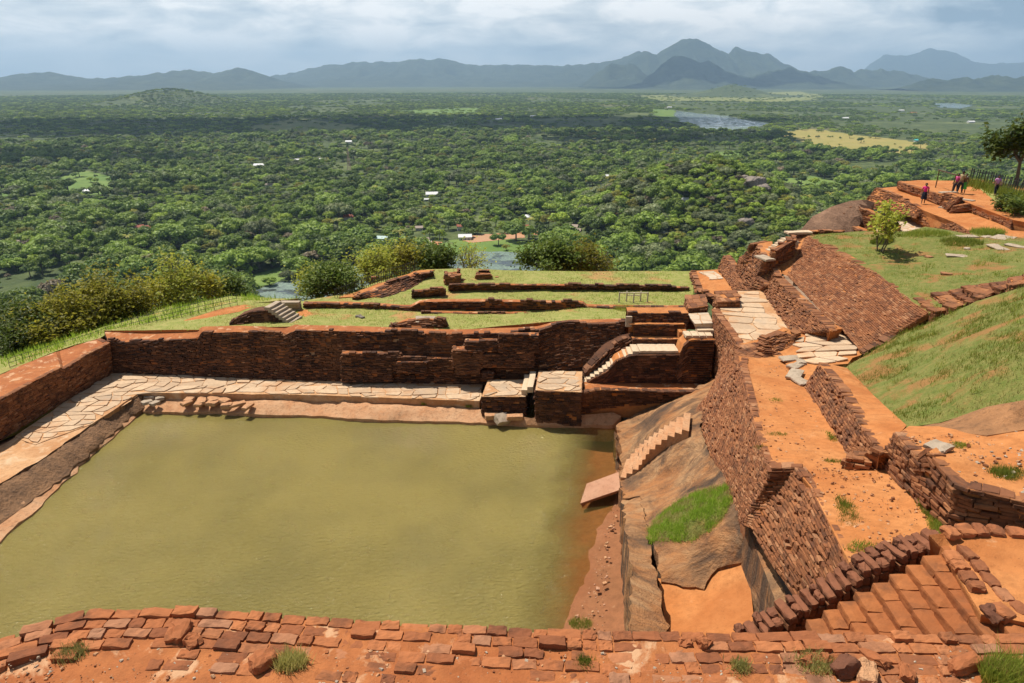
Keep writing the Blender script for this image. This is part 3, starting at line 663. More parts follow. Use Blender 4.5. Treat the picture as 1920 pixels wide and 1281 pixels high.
# ------------------------------------------------------------------ summit rock (carries the ruin, falls to the plain)
def summit():
    O = [(-40,-40),(-34,10),(-27.5,24),(-26,33),(-21,37),(-15,39.5),(-9.8,39.5),(-6.2,42.3),(0,42.5),(6,41.5),(11.5,41),(13.5,43),(17,47),(22,54),(27,60),(33,66),(44,70),(62,68),(85,55),(95,20),(80,-30),(20,-50)]
    n = len(O); c = np.array(O).mean(0); V = []; rows = [(-1.2, 1.0), (-4, 1.01), (-14, 1.03), (-45, 1.05), (-100, 1.08), (-140, 1.25), (-176, 1.7)]
    D = []
    for i in range(n):
        a, b = np.array(O[i], float), np.array(O[(i + 1) % n], float)
        for j in range(4): D.append(a + (b - a) * j / 4)
    m = len(D)
    for z, s in rows:
        for i, p in enumerate(D):
            q = c + (p - c) * s; w = min(4, abs(z) * .12)
            V.append((q[0] + w * fbm(q[0] * .08, q[1] * .08, z * .03), q[1] + w * fbm(q[0] * .08 + 9, q[1] * .08, z * .03) * (1 if z < -2 else 0), z))
    F = [(k * m + i, (k + 1) * m + i, (k + 1) * m + (i + 1) % m, k * m + (i + 1) % m) for k in range(len(rows) - 1) for i in range(m)]
    F.append(list(range(m))); mb = MB(); mb.add(V, F); struct(mb.build('summit_rock', M_CLIFF))
summit()

# ------------------------------------------------------------------ the pool
mb = MB(); mb.add([(-19, 3.5, 0), (4.9, 3.5, 0), (4.9, 28.2, 0), (-19, 28.2, 0)], [(0, 1, 2, 3)]); struct(mb.build('pool_water', M_WATER))
mb = MB()
sheet(mb, pts([(1200,920,.14),(1200,1020,.3),(1190,1125,.4),(1190,1200,.46),(1050,1200,.03),(940,1200,-.45),(960,1080,-.5),(1010,980,-.5),(1020,880,-.5),(1080,840,-.5),(1148,850,-.15),(1158,885,.02)]),
      pts([(1090,1110,.02),(1140,1000,.08),(1100,1190,.2)]), .3, .05, 1.4, .8, 0, seed=3)
struct(mb.build('mud_bank', M_MUD))
mb = MB(); mb.add([(-19, 3.5, -.9), (4.9, 3.5, -.9), (4.9, 28.2, -.9), (-19, 28.2, -.9)], [(0, 1, 2, 3)]); struct(mb.build('pool_floor', M_MUD))

mb = MB()
sheet(mb, pts([(262,771,.10),(330,773,.14),(400,773,.1),(480,777,.16),(600,780,.1),(680,786,.16),(760,789,.12),(900,792,.12),(1000,797,.12),(1150,797,.16),(1165,780,.4),(1150,774,.5),(995,784,.38),(895,766,.4),(600,751,.4),(262,745,.42)]), pts([(500,765,.34),(750,775,.36)]), .3, .05, 2.2, .8, 0, edge=.03, seed=4, inset=0)
sheet(mb, pts([(268,762,.26),(240,776,.22),(115,886,.22),(0,972,.24),(-130,1062,.24),(-140,1120,.02),(0,1017,.06),(110,915,.05),(190,838,.05),(268,772,.06)]), (), .35, .08, 1.6, .8, 0, edge=.05, seed=5, inset=0)
struct(mb.build('rock_ledge', M_LEDGE, smooth='angle'))
mb = MB()
sheet(mb, pts([(266,741,.60),(225,763,.62),(150,815,.65),(70,869,.68),(0,911,.74),(-120,992,.76),(-150,1072,.18),(0,984,.18),(117,896,.16),(242,784,.16),(272,764,.2)]), pts([(150,840,.45),(60,905,.45)]), .22, .10, 2.0, .6, 0, edge=.05, seed=51, inset=0)
struct(mb.build('rock_face', M_STAIN, smooth='angle'))
mb = MB()
sheet(mb, pts([(174,793,.68),(65,833,.70),(28,820,.70),(-100,895,.7),(-180,960,.75),(-120,990,.8),(0,907,.78),(70,866,.72),(150,812,.7),(225,760,.66),(262,740,.66)]), (), .35, .05, 1.4, .95, 0, 1, edge=.05, seed=6, inset=0)
struct(mb.build('sandy_terrace', [M_SAND, M_ROCK]))
mb = MB()
sheet(mb, pts([(262,736,.72),(600,741,.72),(899,752,.74),(905,722,.76),(900,718,.76),(600,712,.72),(212,697,.72),(170,720,.72),(28,818,.72),(66,834,.72),(172,795,.72)]), (), .5, .012, 2, .45, 0, edge=.02, seed=7, inset=.02)
frng = np.random.RandomState(71)
flags(mb, pts([(262,737,.72),(600,742,.72),(898,752,.74),(905,724,.76),(600,715,.72),(213,699,.72),(170,722,.72),(30,818,.72),(66,833,.72),(172,795,.72)]), .035, .46, frng, 1, .08, asp=1.2)
struct(mb.build('paved_walkway', [M_SAND, M_SLAB]))

# rocks and bedrock on the right of the pool
mb = MB()
R1 = sheet(mb, pts([(1155,798,.34),(1190,776,.5),(1266,747,1.15),(1343,708,1.95),(1360,716,2.2),(1330,760,2.7),(1312,800,2.75),(1330,850,3.1),(1362,900,3.5),(1405,985,3.9),(1402,1050,3.15),(1345,1066,2.75),(1320,1106,2.45),(1240,1090,2.25),(1228,1030,2.3),(1216,985,1.9),(1200,930,1.35),(1170,935,1.0),(1160,893,.42)]),
      pts([(1180,830,.4),(1190,870,.42),(1192,800,.5),(1215,800,.95),(1240,770,1.35),(1290,745,1.8),(1198,896,.92),(1217,880,1.25),(1251,850,1.9),(1288,831,2.58),(1260,890,1.75),(1198,840,1.15),(1225,820,1.65),(1254,800,2.2),(1292,962,2.85),(1300,880,2.5),(1255,930,1.95),(1340,1010,3.15),(1280,1016,2.72),(1240,1014,2.42),(1385,1000,3.5)]), .17, .09, 2.2, 1.6, 0, edge=.04, seed=8, inset=0)
sheet(mb, pts([(1166,938,1.0),(1205,932,1.35),(1216,1010,2.05),(1233,1100,2.75),(1258,1200,3.2),(1180,1200,3.5),(1184,1100,3.0),(1175,1010,2.15)]), (), .22, .08, 1.6, 3.6, 0, edge=.04, seed=9, taper=.05, inset=0)
sheet(mb, pts([(1234,1084,2.15),(1320,1104,2.4),(1345,1062,2.7),(1402,1046,3.1),(1412,1145,3.0),(1424,1215,3.1),(1255,1215,2.5),(1244,1150,2.2)]), pts([(1310,1160,2.45)]), .25, .05, 1.6, 1.0, 1, 0, seed=10)
sheet(mb, pts([(1400,985,4.1),(1412,986,4.15),(1440,1040,4.2),(1476,1120,4.45),(1500,1180,4.5),(1470,1180,4.4),(1452,1122,4.25),(1425,1050,4.1)]), (), .2, .05, 2, 2.2, 0, seed=11, taper=.12, inset=0)
lo_ = resample(pts([(1163,905,.62),(1196,893,.92),(1215,876,1.25),(1249,847,1.95),(1290,829,2.6)]), 6)
sheet(mb, [tuple(p) for p in lo_] + pts([(1302,850,2.4),(1258,880,1.7),(1222,905,1.1),(1200,918,.9),(1166,922,.5)]), (), .15, .05, 2.5, .5, 0, seed=81, inset=0)
struct(mb.build('bedrock', [M_ROCK, M_SOIL], smooth='angle'))

# ------------------------------------------------------------------ ground sheets of the ruin
LAWNB = pts([(195,620,2.35),(375,618,2.8),(560,612,3.02),(700,616,3.02),(850,620,3.0),(1045,602,3.3),(1290,600,3.35),(1300,560,3.15),(1300,508,3.1),(1100,509,3.0),(950,507,3.0),(880,503,3.0),(800,505,2.95),(720,525,2.85),(640,552,2.75),(560,566,2.7),(440,570,2.55),(330,598,2.4)])
mb = MB(); LAWN = sheet(mb, LAWNB, pts([(700,590,2.9),(1000,590,3.0),(1000,555,3.0),(1000,525,3.0),(760,540,2.85)]), .7, .07, .7, 3, 0, 1, seed=12); struct(mb.build('terrace_lawn', [M_LAWN, M_SOIL]))
mb = MB()
sheet(mb, pts([(635,558,2.82),(700,535,2.93),(785,507,3.02),(815,506,3.0),(800,512,3.0),(740,530,2.92),(668,557,2.82)]), (), .4, .04, 2, .2, 0, edge=.06, seed=14)
sheet(mb, pts([(548,592,2.82),(566,580,2.82),(600,585,2.86),(620,592,2.87),(590,604,2.9),(556,604,2.88)]), (), .4, .03, 2, .12, 0, edge=.15, seed=15)
sheet(mb, pts([(355,606,2.52),(430,588,2.66),(480,574,2.68),(445,573,2.62),(400,583,2.56),(330,606,2.46)]), (), .5, .03, 2, .12, 0, edge=.12, seed=16)
struct(mb.build('orange_soil', M_SOIL))
mb = MB()
SLOPE_L = sheet(mb, pts([(213,617,2.3),(187,634,2.15),(140,646,2.0),(40,684,1.95),(0,702,1.95),(-120,745,1.9),(-160,700,-1.5),(0,655,-1.2),(110,628,-.2),(240,594,1.2),(330,572,1.6),(430,556,1.9),(560,560,2.4),(440,572,2.55),(330,600,2.35)]), (), .6, .12, .8, 3, 0, seed=17)
struct(mb.build('cliff_edge_grass', M_LAWN))
mb = MB(); sheet(mb, pts([(1357,566,4.4),(1377,546,4.4),(1430,545,4.4),(1478,618,4.42),(1464,634,4.42),(1430,648,4.4),(1393,656,4.4),(1362,618,4.4),(1338,578,4.4)]), (), .5, .015, 2, .5, 0, seed=18)
flags(mb, pts([(1360,567,4.4),(1379,548,4.4),(1428,547,4.4),(1474,617,4.42),(1462,630,4.42),(1428,646,4.4),(1396,652,4.4),(1368,618,4.4),(1346,579,4.4)]), .035, .72, frng, 1, -.16, asp=1.35, jit=.14)
struct(mb.build('paved_platform', [M_SAND, M_SLAB]))
mb = MB(); sheet(mb, pts([(1478,622,4.6),(1490,621,4.62),(1600,617,4.85),(1626,657,4.92),(1590,682,5.0),(1538,686,4.85),(1514,716,4.78),(1480,690,4.66),(1462,660,4.6)]), (), .5, .03, 2, .5, 0, edge=.04, seed=19)
flags(mb, pts([(1482,625,4.6),(1490,622,4.62),(1600,618,4.85),(1622,656,4.92),(1588,680,5.0),(1536,684,4.85),(1516,700,4.78),(1482,660,4.66)]), .05, .62, frng, 1, -.1, asp=1.3, jit=.16)
struct(mb.build('paved_landing', [M_SOIL, M_SLAB]))
mb = MB()
sheet(mb, pts([(1385,668,4.6),(1393,700,4.82),(1416,797,5.42),(1442,882,6.04),(1500,884,6.12),(1600,884,6.15),(1590,850,5.92),(1512,727,4.85),(1484,688,4.62),(1462,660,4.56),(1425,672,4.56)]), (), .4, .04, 1.5, .6, 0, seed=20)
sheet(mb, pts([(1490,878,6.28),(1520,913,6.45),(1542,957,6.7),(1592,1055,7.04),(1640,1040,7.0),(1790,1003,7.0),(1745,950,6.9),(1672,872,6.45),(1645,856,6.35),(1590,879,6.28)]), (), .3, .04, 1.5, .6, 0, seed=21)
sheet(mb, pts([(1537,684,5.68),(1575,732,6.08),(1620,807,6.68),(1650,850,6.9),(1684,815,6.95),(1700,798,6.86),(1642,745,6.1),(1588,690,5.35),(1560,684,5.3)]), (), .3, .03, 1.5, .5, 0, seed=22)
sheet(mb, pts([(1682,815,7.48),(1727,862,7.68),(1747,848,7.95),(1792,907,7.88),(1925,942,7.98),(2010,955,8.0),(2010,800,8.3),(1920,800,8.05),(1850,815,7.8),(1760,800,7.5),(1705,798,7.3)]), (), .3, .06, 1.6, .6, 0, seed=23)
sheet(mb, pts([(1302,508,3.2),(1350,505,3.3),(1366,520,3.42),(1380,548,3.5),(1338,556,3.3),(1310,542,3.2)]), (), .4, .03, 1.5, .5, 0, seed=24)
sheet(mb, pts([(1452,520,5.28),(1466,516,5.3),(1545,597,5.3),(1580,616,5.25),(1557,620,5.28)]), (), .4, .03, 1.5, .5, 0, seed=25)
struct(mb.build('orange_path', [M_SOIL]))
mb = MB(); sheet(mb, pts([(1330,520,3.3),(1310,510,3.26),(1338,508,3.33),(1352,517,3.4),(1356,522,3.42),(1330,524,3.33)]), (), .5, .01, 2, .1, 0, seed=26)
struct(mb.build('paved_floor', M_FLAGB))
MB_ = pts([(1580,692,5.2),(1617,669,5.12),(1680,632,5.6),(1745,602,6.2),(1840,563,7.2),(1925,536,7.9),(2030,505,8.7),(2030,745,9.2),(1920,755,8.3),(1850,766,7.75),(1760,792,7.1),(1700,800,6.85),(1690,793,6.75),(1640,748,6.0)])
mb = MB(); MOUND = sheet(mb, MB_, pts([(1700,690,6.35),(1800,640,7.5),(1850,700,7.95),(1760,740,7.15)]), .3, .13, .9, 1.5, 0, seed=27); struct(mb.build('grass_slope', M_SLOPE))
mb = MB(); sheet(mb, pts([(1700,802,6.95),(1760,790,7.1),(1850,764,7.75),(1925,750,8.35),(2030,742,9.1),(2030,800,8.5),(1920,806,8.08),(1850,818,7.83),(1760,806,7.5)]), (), .25, .14, 1.2, .8, 0, seed=28); struct(mb.build('brown_rock', M_GREY if False else mat_plainrock('brown_bedrock', (.38, .18, .075), (.24, .115, .05), (.11, .06, .03), .15)))
JB = pts([(1513,441,6.5),(1567,473,6.5),(1647,515,6.5),(1697,557,6.5),(1743,588,6.5),(1800,560,6.85),(1890,525,7.25),(2030,500,7.6),(2030,440,7.2),(1920,446,6.95),(1820,440,6.85),(1775,431,6.9),(1735,425,6.9),(1700,434,6.65),(1620,434,6.5),(1550,438,6.5)])
mb = MB(); JLAWN = sheet(mb, JB, pts([(1735,440,7.1),(1700,480,6.6),(1850,490,7.0)]), .5, .10, .8, 1.5, 0, seed=29); struct(mb.build('upper_lawn', [M_SLOPE]))

# ------------------------------------------------------------------ brick walls of the ruin
brick_wall('pool_wall', [(205,643,2.28),(160,666,2.25),(119,692,2.15),(113,689,2.36),(55,719,2.32),(0,749,2.3),(-110,808,2.3)],
           [(212,700,.7),(168,727,.7),(126,751,.7),(118,756,.7),(60,790,.7),(0,827,.7),(-115,892,.7)],
           [(187,634,2.2),(150,645,2.2),(112,658,2.1),(104,660,2.3),(40,684,2.25),(0,703,2.25),(-120,748,2.2)],
           'long brick wall with flat orange top along the left side of the pool walkway', seed=2, ch=.075, bl=.26, miss=.04, rough=.018, face=(1, -.1, 0), mats=[M_BRICK, M_SOILD])
def back_extra(mb, rng):
    # ledges where the face steps forward, and broken courses
    for (x0, x1, pt, pf, dy) in ((640,735,688,716,.34),(640,752,663,690,.20),(745,800,679,700,.30),(848,905,657,690,.30),(905,1002,665,690,.22),(856,900,684,702,.4),(872,932,641,660,.12),(935,1010,629,662,.12),(700,850,672,700,.18),(905,925,700,712,.42)):
        yb = 29.25 - (x0 - 600) * .0015
        t0 = PD(x0, pt, yb - dy); t1 = PD(x1, pt, yb - dy); f0 = PD(x0, pf, yb - dy - .05); f1 = PD(x1, pf, yb - dy - .05)
        f0 = (f0[0], f0[1], max(.72, f0[2])); f1 = (f1[0], f1[1], max(.72, f1[2]))
        b0 = (t0[0], yb + .3, t0[2]); b1 = (t1[0], yb + .3, t1[2])
        brick_face(mb, [t0, t1], [f0, f1], .07, .25, rng, 0, .06, .03, rag=1); wall_top(mb, [t0, t1], [b0, b1], 1, -.01, amp=.03, n=14)
        for k, (t_, f_, b_) in enumerate(((t0, f0, b0), (t1, f1, b1))): brick_face(mb, [b_, t_], [(b_[0], b_[1], f_[2]), f_], .07, .25, rng, 0, .05, .03, face=((-1, 0, 0), (1, 0, 0))[k])
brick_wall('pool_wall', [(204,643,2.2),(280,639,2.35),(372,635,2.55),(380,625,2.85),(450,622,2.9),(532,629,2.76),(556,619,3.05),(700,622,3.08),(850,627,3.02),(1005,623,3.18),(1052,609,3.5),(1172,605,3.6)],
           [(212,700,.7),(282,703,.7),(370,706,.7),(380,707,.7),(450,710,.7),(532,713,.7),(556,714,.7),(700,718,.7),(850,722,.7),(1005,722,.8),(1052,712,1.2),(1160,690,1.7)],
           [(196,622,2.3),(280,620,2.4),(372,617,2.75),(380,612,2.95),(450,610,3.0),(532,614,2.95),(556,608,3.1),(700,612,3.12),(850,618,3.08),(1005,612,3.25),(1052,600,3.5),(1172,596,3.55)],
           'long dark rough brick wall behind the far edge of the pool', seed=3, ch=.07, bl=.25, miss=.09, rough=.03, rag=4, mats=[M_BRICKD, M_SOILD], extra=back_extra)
# long battered wall right of the pool
brick_wall('battered_wall', [(1336,580,4.45),(1365,618,4.45),(1393,655,4.45),(1390,684,4.72),(1416,797,5.42),(1442,881,6.05)],
           [(1339,716,1.5),(1343,713,1.7),(1322,748,2.0),(1299,775,2.2),(1346,900,3.0),(1394,995,3.7)],
           [(1346,578,4.42),(1374,616,4.42),(1402,652,4.42),(1402,684,4.7),(1428,797,5.42),(1454,881,6.05)],
           'tall battered orange brown brick wall rising from the bedrock beside the orange path', seed=4, ch=.085, bl=.26, miss=.035, rough=.009, face=(-1, -.3, 0), tops=1, mats=[M_BRICKR, M_SOIL])
brick_wall('buttress_wall', [(1436,866,6.0),(1450,878,6.2),(1492,876,6.3),(1522,913,6.45),(1544,957,6.7),(1591,1050,7.0),(1625,1120,7.1)],
           [(1384,968,4.15),(1394,986,4.4),(1408,992,4.65),(1422,1015,4.65),(1442,1050,4.75),(1485,1110,5.0),(1520,1170,5.1)],
           [(1450,862,6.0),(1464,872,6.2),(1505,874,6.3),(1534,912,6.45),(1557,956,6.7),(1604,1050,7.0),(1640,1120,7.1)],
           'near brick buttress wall with crooked courses left of the grassy orange path', seed=5, ch=.085, bl=.26, miss=.06, rough=.014, face=(-1, -.3, 0), tops=1, mats=[M_BRICKR, M_SOIL])
brick_wall('stub_wall', [(1385,655,4.62),(1428,646,4.65),(1432,638,4.95),(1478,619,4.95),(1494,629,4.85)],
           [(1384,686,4.5),(1424,679,4.5),(1432,676,4.5),(1464,672,4.5),(1493,646,4.55)],
           [(1384,645,4.6),(1420,637,4.6),(1424,632,4.9),(1470,613,4.9),(1486,620,4.9)],
           'broken low brick wall stub across the end of the paved platform', seed=6, rough=.04, rag=1, miss=.1)
brick_wall('path_wall', [(1537,683,5.65),(1575,731,6.1),(1620,806,6.7),(1650,850,6.92)],
           [(1508,727,4.8),(1540,782,5.25),(1585,852,5.85),(1628,866,6.25)],
           [(1552,681,5.65),(1592,728,6.1),(1637,800,6.7),(1668,842,6.92)],
           'brick wall along the far right edge of the orange path below the grass slope', seed=7, rough=.014, miss=.03, face=(-1, -.4, 0), tops=1)
brick_wall('path_wall', [(1680,812,7.45),(1724,860,7.68),(1742,846,7.95),(1790,906,7.9),(1820,918,7.92),(1920,940,7.98),(2010,956,8.0)],
           [(1645,866,6.35),(1708,928,6.75),(1745,972,6.9),(1780,1000,6.95),(1812,1006,7.0),(1920,1016,7.2),(2010,1022,7.2)],
           [(1696,806,7.45),(1738,852,7.68),(1756,838,7.95),(1804,894,7.9),(1834,906,7.92),(1932,926,7.98),(2020,940,8.0)],
           'dark crooked brick wall below the white slab curving towards the steps', seed=8, rough=.024, miss=.06, face=(-1, -.6, 0), tops=1, mats=[M_BRICK, M_SOIL])
def one_block(name, top4, foot_z, label, cat, seed, mats=None, rag=0, ch=.1, group=None, miss=.06, rough=.03, rise=0):
    """free-standing brick block: top quad (front-left, front-right, back-right, back-left)"""
    rng = np.random.RandomState(seed); mb = MB(); q = pts(top4)
    d = [(p[0], p[1], foot_z) for p in q]; c = np.mean(np.array(q), 0)
    for i in range(4):
        a, b = q[i], q[(i + 1) % 4]; m = (np.array(a) + np.array(b)) / 2 - c
        brick_face(mb, [a, b], [d[i], d[(i + 1) % 4]], ch, .28, rng, 0, miss, rough, face=(m[0], m[1], 0), rag=rag)
    mb.add(np.array(q) - [0, 0, .02], [(0, 1, 2, 3)], 1)
    top_bricks(mb, [q[0], q[1]], [q[3], q[2]], rng, 3, .3, miss=.2)
    return tag(mb.build(name, mats or [M_BRICK, M_SOIL]), label, cat, group)
one_block('brick_pier', [(1586,858,6.55),(1636,866,6.58),(1646,850,6.58),(1596,846,6.55)], 6.0, 'low broken brick pier where the two orange paths meet', 'pier', 9, rough=.04)
one_block('brick_pier', [(1290,578,4.05),(1326,574,4.15),(1322,552,4.1),(1285,553,4.0)], 3.0, 'square brick pier left of the top of the pool stairs', 'pier', 10)
one_block('brick_pier', [(1345,566,4.7),(1388,564,4.75),(1380,544,4.75),(1341,546,4.7)], 3.3, 'square brick pier with flat overhanging top at the corner of the paved platform', 'pier', 11)

# tiers between the paved platform and the upper lawn
brick_wall('tier_wall', [(1452,521,5.3),(1500,565,5.3),(1555,617,5.3),(1560,622,5.25)], [(1429,546,4.38),(1456,586,4.38),(1482,622,4.45),(1500,626,4.6)], [(1464,517,5.3),(1516,563,5.3),(1568,613,5.3),(1572,616,5.25)],
           'low brick tier wall along the right edge of the paved platform', seed=12, rough=.03, face=(-1, -.3, 0), tops=1)
brick_wall('terrace_wall', [(1482,448,6.3),(1488,441,6.5),(1510,440,6.5),(1567,473,6.5),(1647,515,6.5),(1697,557,6.5),(1743,587,6.5)],
           [(1446,498,5.35),(1455,508,5.3),(1477,518,5.28),(1506,548,5.25),(1545,592,5.25),(1578,618,5.15),(1617,662,4.95)],
           [(1494,444,6.3),(1498,438,6.5),(1521,438,6.5),(1580,471,6.5),(1660,513,6.5),(1710,554,6.5),(1758,583,6.5)],
           'large sloping brick terrace wall with fine courses holding up the upper lawn', seed=13, ch=.085, bl=.27, rough=.010, miss=.02, face=(-1, -.3, 0), tops=1, mats=[M_BRICKR, M_SOIL])
brick_wall('tier_wall', [(1356,480,4.0),(1366,487,4.0),(1376,505,4.0),(1384,525,4.05),(1404,546,4.1)], [(1345,506,3.4),(1352,513,3.45),(1362,524,3.5),(1370,537,3.55),(1379,548,3.6)], [(1368,478,4.0),(1377,486,4.0),(1387,503,4.0),(1396,523,4.05),(1416,543,4.1)],
           'low curved brick wall nearest the small orange court', seed=14, rough=.03, face=(-1, -.3, 0), tops=1)
brick_wall('tier_wall', [(1386,482,4.9),(1394,488,4.9),(1407,506,4.9),(1424,522,4.9),(1440,536,4.85)], [(1378,505,4.1),(1384,513,4.1),(1393,528,4.1),(1404,545,4.15),(1428,545,4.4)], [(1394,478,4.9),(1403,485,4.9),(1417,503,4.9),(1434,520,4.9),(1452,532,4.85)],
           'second curved brick wall stepping up behind the first one', seed=15, rough=.03, face=(-1, -.3, 0), tops=1)
brick_wall('tier_wall', [(1412,458,6.0),(1420,456,6.0),(1436,488,5.8),(1436,492,5.8)], [(1395,490,4.9),(1402,498,4.9),(1418,517,4.9),(1428,519,4.9)], [(1440,452,6.05),(1448,452,6.05),(1452,486,5.8),(1450,488,5.8)],
           'tall brick block above the curved walls carrying a white slab', seed=16, rough=.026, face=(-1, -.6, 0))
brick_wall('tier_wall', [(1433,496,5.5),(1446,494,5.5),(1456,518,5.4)], [(1428,519,4.85),(1436,530,4.8),(1446,536,4.75)], [(1446,490,5.5),(1458,490,5.5),(1466,514,5.4)],
           'small brick step between the tall block and the sloping terrace wall', seed=17, rough=.03, face=(-1, -.4, 0))
def block_stone(name, px, py, z, size, rz, label, cat, seed=1, mat=None, group=None, tilt=(0, 0), rnd=.12, amp=.03, sub=2, parent=None):
    mb = MB(); rough_block(mb, (0, 0, 0), size, rz, seed, rnd, amp, 0, tilt, sub); o = mb.build(name, mat or M_STONE, parent)
    p = P(px, py, z) if py is not None else px; o.location = (p[0], p[1], p[2]);
    if label: tag(o, label, cat, group)
    return o
block_stone('stone_slab', 1434, 484, 5.9, (.55, .95, .1), .3, 'white stone slab on top of the tall brick block', 'slab', 3)
st = empty('stone_steps', P(1463, 470, 5.9), 0, 'narrow flight of pale steps climbing beside the sloping terrace wall', 'steps')
for k in range(7):
    a = np.array(P(1446, 478, 5.75)); b = np.array(P(1480, 453, 6.4)); c = a + (b - a) * k / 6
    mb = MB(); rough_block(mb, (0, 0, 0), (.32, 1.0, .22), .35, 60 + k, .08, .015); o = mb.build('step', M_TREAD, st); o.location = Vector(c) - st.location
one_block('parapet_wall', [(1446,468,6.2),(1448,474,6.2),(1492,447,6.75),(1490,440,6.75)], 5.4, 'thin brick parapet beside the narrow pale steps', 'wall', 71, mats=[M_BRICK, M_SOIL])

brick_wall('court_wall', [(1296,509,3.45),(1302,528,3.45),(1310,545,3.5),(1338,560,3.5)], [(1292,513,3.1),(1298,532,3.1),(1305,550,3.1),(1333,566,3.0)], [(1306,509,3.45),(1312,528,3.45),(1322,543,3.5),(1346,556,3.5)], 'low crumbling brick edge between the lawn and the small orange court', seed=18, rough=.05, rag=2, miss=.12, face=(-1, -.3, 0), mats=[M_BRICK, M_SOIL])

# stepped brick wall climbing to the right between the lawns
st = empty('stepped_wall', P(1720, 590, 6.2), 0, 'stepped brick wall of overlapping flat blocks climbing right between the two grass areas', 'wall')
for k, (q, z0) in enumerate([([(1752,584,6.62),(1782,578,6.66),(1748,556,6.62),(1716,558,6.58)], 5.4), ([(1787,578,6.85),(1812,568,6.9),(1784,546,6.9),(1747,549,6.82)], 5.9), ([(1815,566,7.0),(1838,560,7.05),(1806,541,7.0),(1783,545,6.96)], 6.2), ([(1838,559,7.25),(1874,543,7.32),(1857,531,7.3),(1807,537,7.22)], 6.5), ([(1874,542,7.45),(1897,536,7.5),(1893,527,7.5),(1857,530,7.42)], 6.9), ([(1897,535,7.75),(1935,528,7.9),(1928,515,7.9),(1890,521,7.72)], 7.0)]):
    rng = np.random.RandomState(300 + k); mb = MB(); qq = pts(q); c = np.mean(qq, 0); dd = [(p[0], p[1], z0) for p in qq]
    for i in range(4):
        a, b = qq[i], qq[(i + 1) % 4]; m = (np.array(a) + np.array(b)) / 2 - c
        brick_face(mb, [a, b], [dd[i], dd[(i + 1) % 4]], .1, .3, rng, 0, .05, .03, face=(m[0], m[1], 0))
    mb.add(np.array(qq) - [0, 0, .02], [(0, 1, 2, 3)], 1); top_bricks(mb, [qq[0], qq[1]], [qq[3], qq[2]], rng, 4, .35, miss=.08)
    me = mb.mesh('block', [M_BRICK, M_SOIL]); me.transform(Matrix.Translation(-st.location)); link('block', me, st)
brick_wall('trench_wall', [(1619,664,5.0),(1660,640,5.45),(1700,612,5.9),(1742,590,6.35),(1790,578,6.6)], [(1622,676,4.75),(1664,655,4.9),(1705,630,5.2),(1748,606,5.7),(1795,590,6.1)], [(1622,655,5.05),(1662,628,5.5),(1702,602,5.95),(1745,583,6.4),(1790,570,6.65)],
           'dark crumbling brick edge at the foot of the stepped wall beside the grass slope', seed=19, rough=.05, miss=.15, rag=1, mats=[M_BRICKD, M_SOIL])

# ------------------------------------------------------------------ pool stairs at the far end
def podium(name, q, z0, label, seed, flag=True):
    rng = np.random.RandomState(seed); mb = MB(); qq = pts(q); c = np.mean(qq, 0); d = [(p[0], p[1], z0) for p in qq]
    for i in range(4):
        a, b = qq[i], qq[(i + 1) % 4]; m = (np.array(a) + np.array(b)) / 2 - c
        brick_face(mb, [a, b], [d[i], d[(i + 1) % 4]], .09, .27, rng, 0, .05, .03, face=(m[0], m[1], 0))
    sheet(mb, [tuple(np.array(p) + [0, 0, .01]) for p in qq], (), .3, .015, 2, .12, 2)
    flags(mb, [tuple(np.array(p) + [0, 0, .01]) for p in qq], .03, .45, rng, 3, .05, asp=1.15)
    return tag(mb.build(name, [M_BRICKD, M_SOIL, M_SAND, M_SLAB]), label, 'podium')
podium('paved_podium', [(903,744,1.2),(985,744,1.2),(992,712,1.2),(915,713,1.2)], .1, 'lower paved brick podium at the right end of the walkway', 31)
podium('paved_podium', [(1004,732,1.7),(1090,736,1.7),(1092,697,1.7),(1010,696,1.7)], .1, 'upper paved brick podium at the foot of the white steps', 32)
for k, (x, w) in enumerate(((986, 9), (997, 9))):
    p = P(x, 722 - k * 6, 1.3 + .2 * k)
    block_stone('stone_step', p, None, None, (.28, 1.7, .3), -.1, ('long pale step joining the lower podium to the upper one, on its lower side', 'long pale step joining the lower podium to the upper one, on its upper side')[k], 'step', 80 + k, M_TREAD, 'steps between the two podiums')
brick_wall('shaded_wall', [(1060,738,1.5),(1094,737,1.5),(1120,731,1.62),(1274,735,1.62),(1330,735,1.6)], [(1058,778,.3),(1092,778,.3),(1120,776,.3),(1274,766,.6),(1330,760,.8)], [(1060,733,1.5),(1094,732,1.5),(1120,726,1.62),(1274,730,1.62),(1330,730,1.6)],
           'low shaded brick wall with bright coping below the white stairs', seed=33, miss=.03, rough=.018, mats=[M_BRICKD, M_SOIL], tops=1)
mb = MB(); sheet(mb, [P(1096,730,1.45), P(1345,730,1.45), (9.2, 28.6, 1.45), (3.0, 28.6, 1.45)], (), .5, .03, 2, 1.2, 0, seed=34); struct(mb.build('stair_court_floor', M_SOILD))
SW = [(1097,722,1.3),(1110,712,1.62),(1139,696,2.05),(1156,677,2.5),(1186,665,2.86),(1274,665,2.86),(1282,649,3.2),(1294,637,3.52),(1341,637,3.52)]
swt = [PD(p[0], p[1], 27.45 if i < 6 else 27.4) for i, p in enumerate(SW)]
def stairwall():
    rng = np.random.RandomState(35); mb = MB(); foot = [(p[0], p[1] - .05, .9) for p in swt]; back = [(p[0], p[1] + 1.0, p[2]) for p in swt]
    brick_face(mb, swt, foot, .07, .25, rng, 0, .03, .016); wall_top(mb, swt, back, 1, -.02, base=.8, n=60)
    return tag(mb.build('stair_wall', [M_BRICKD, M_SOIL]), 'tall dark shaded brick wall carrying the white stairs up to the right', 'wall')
stairwall()
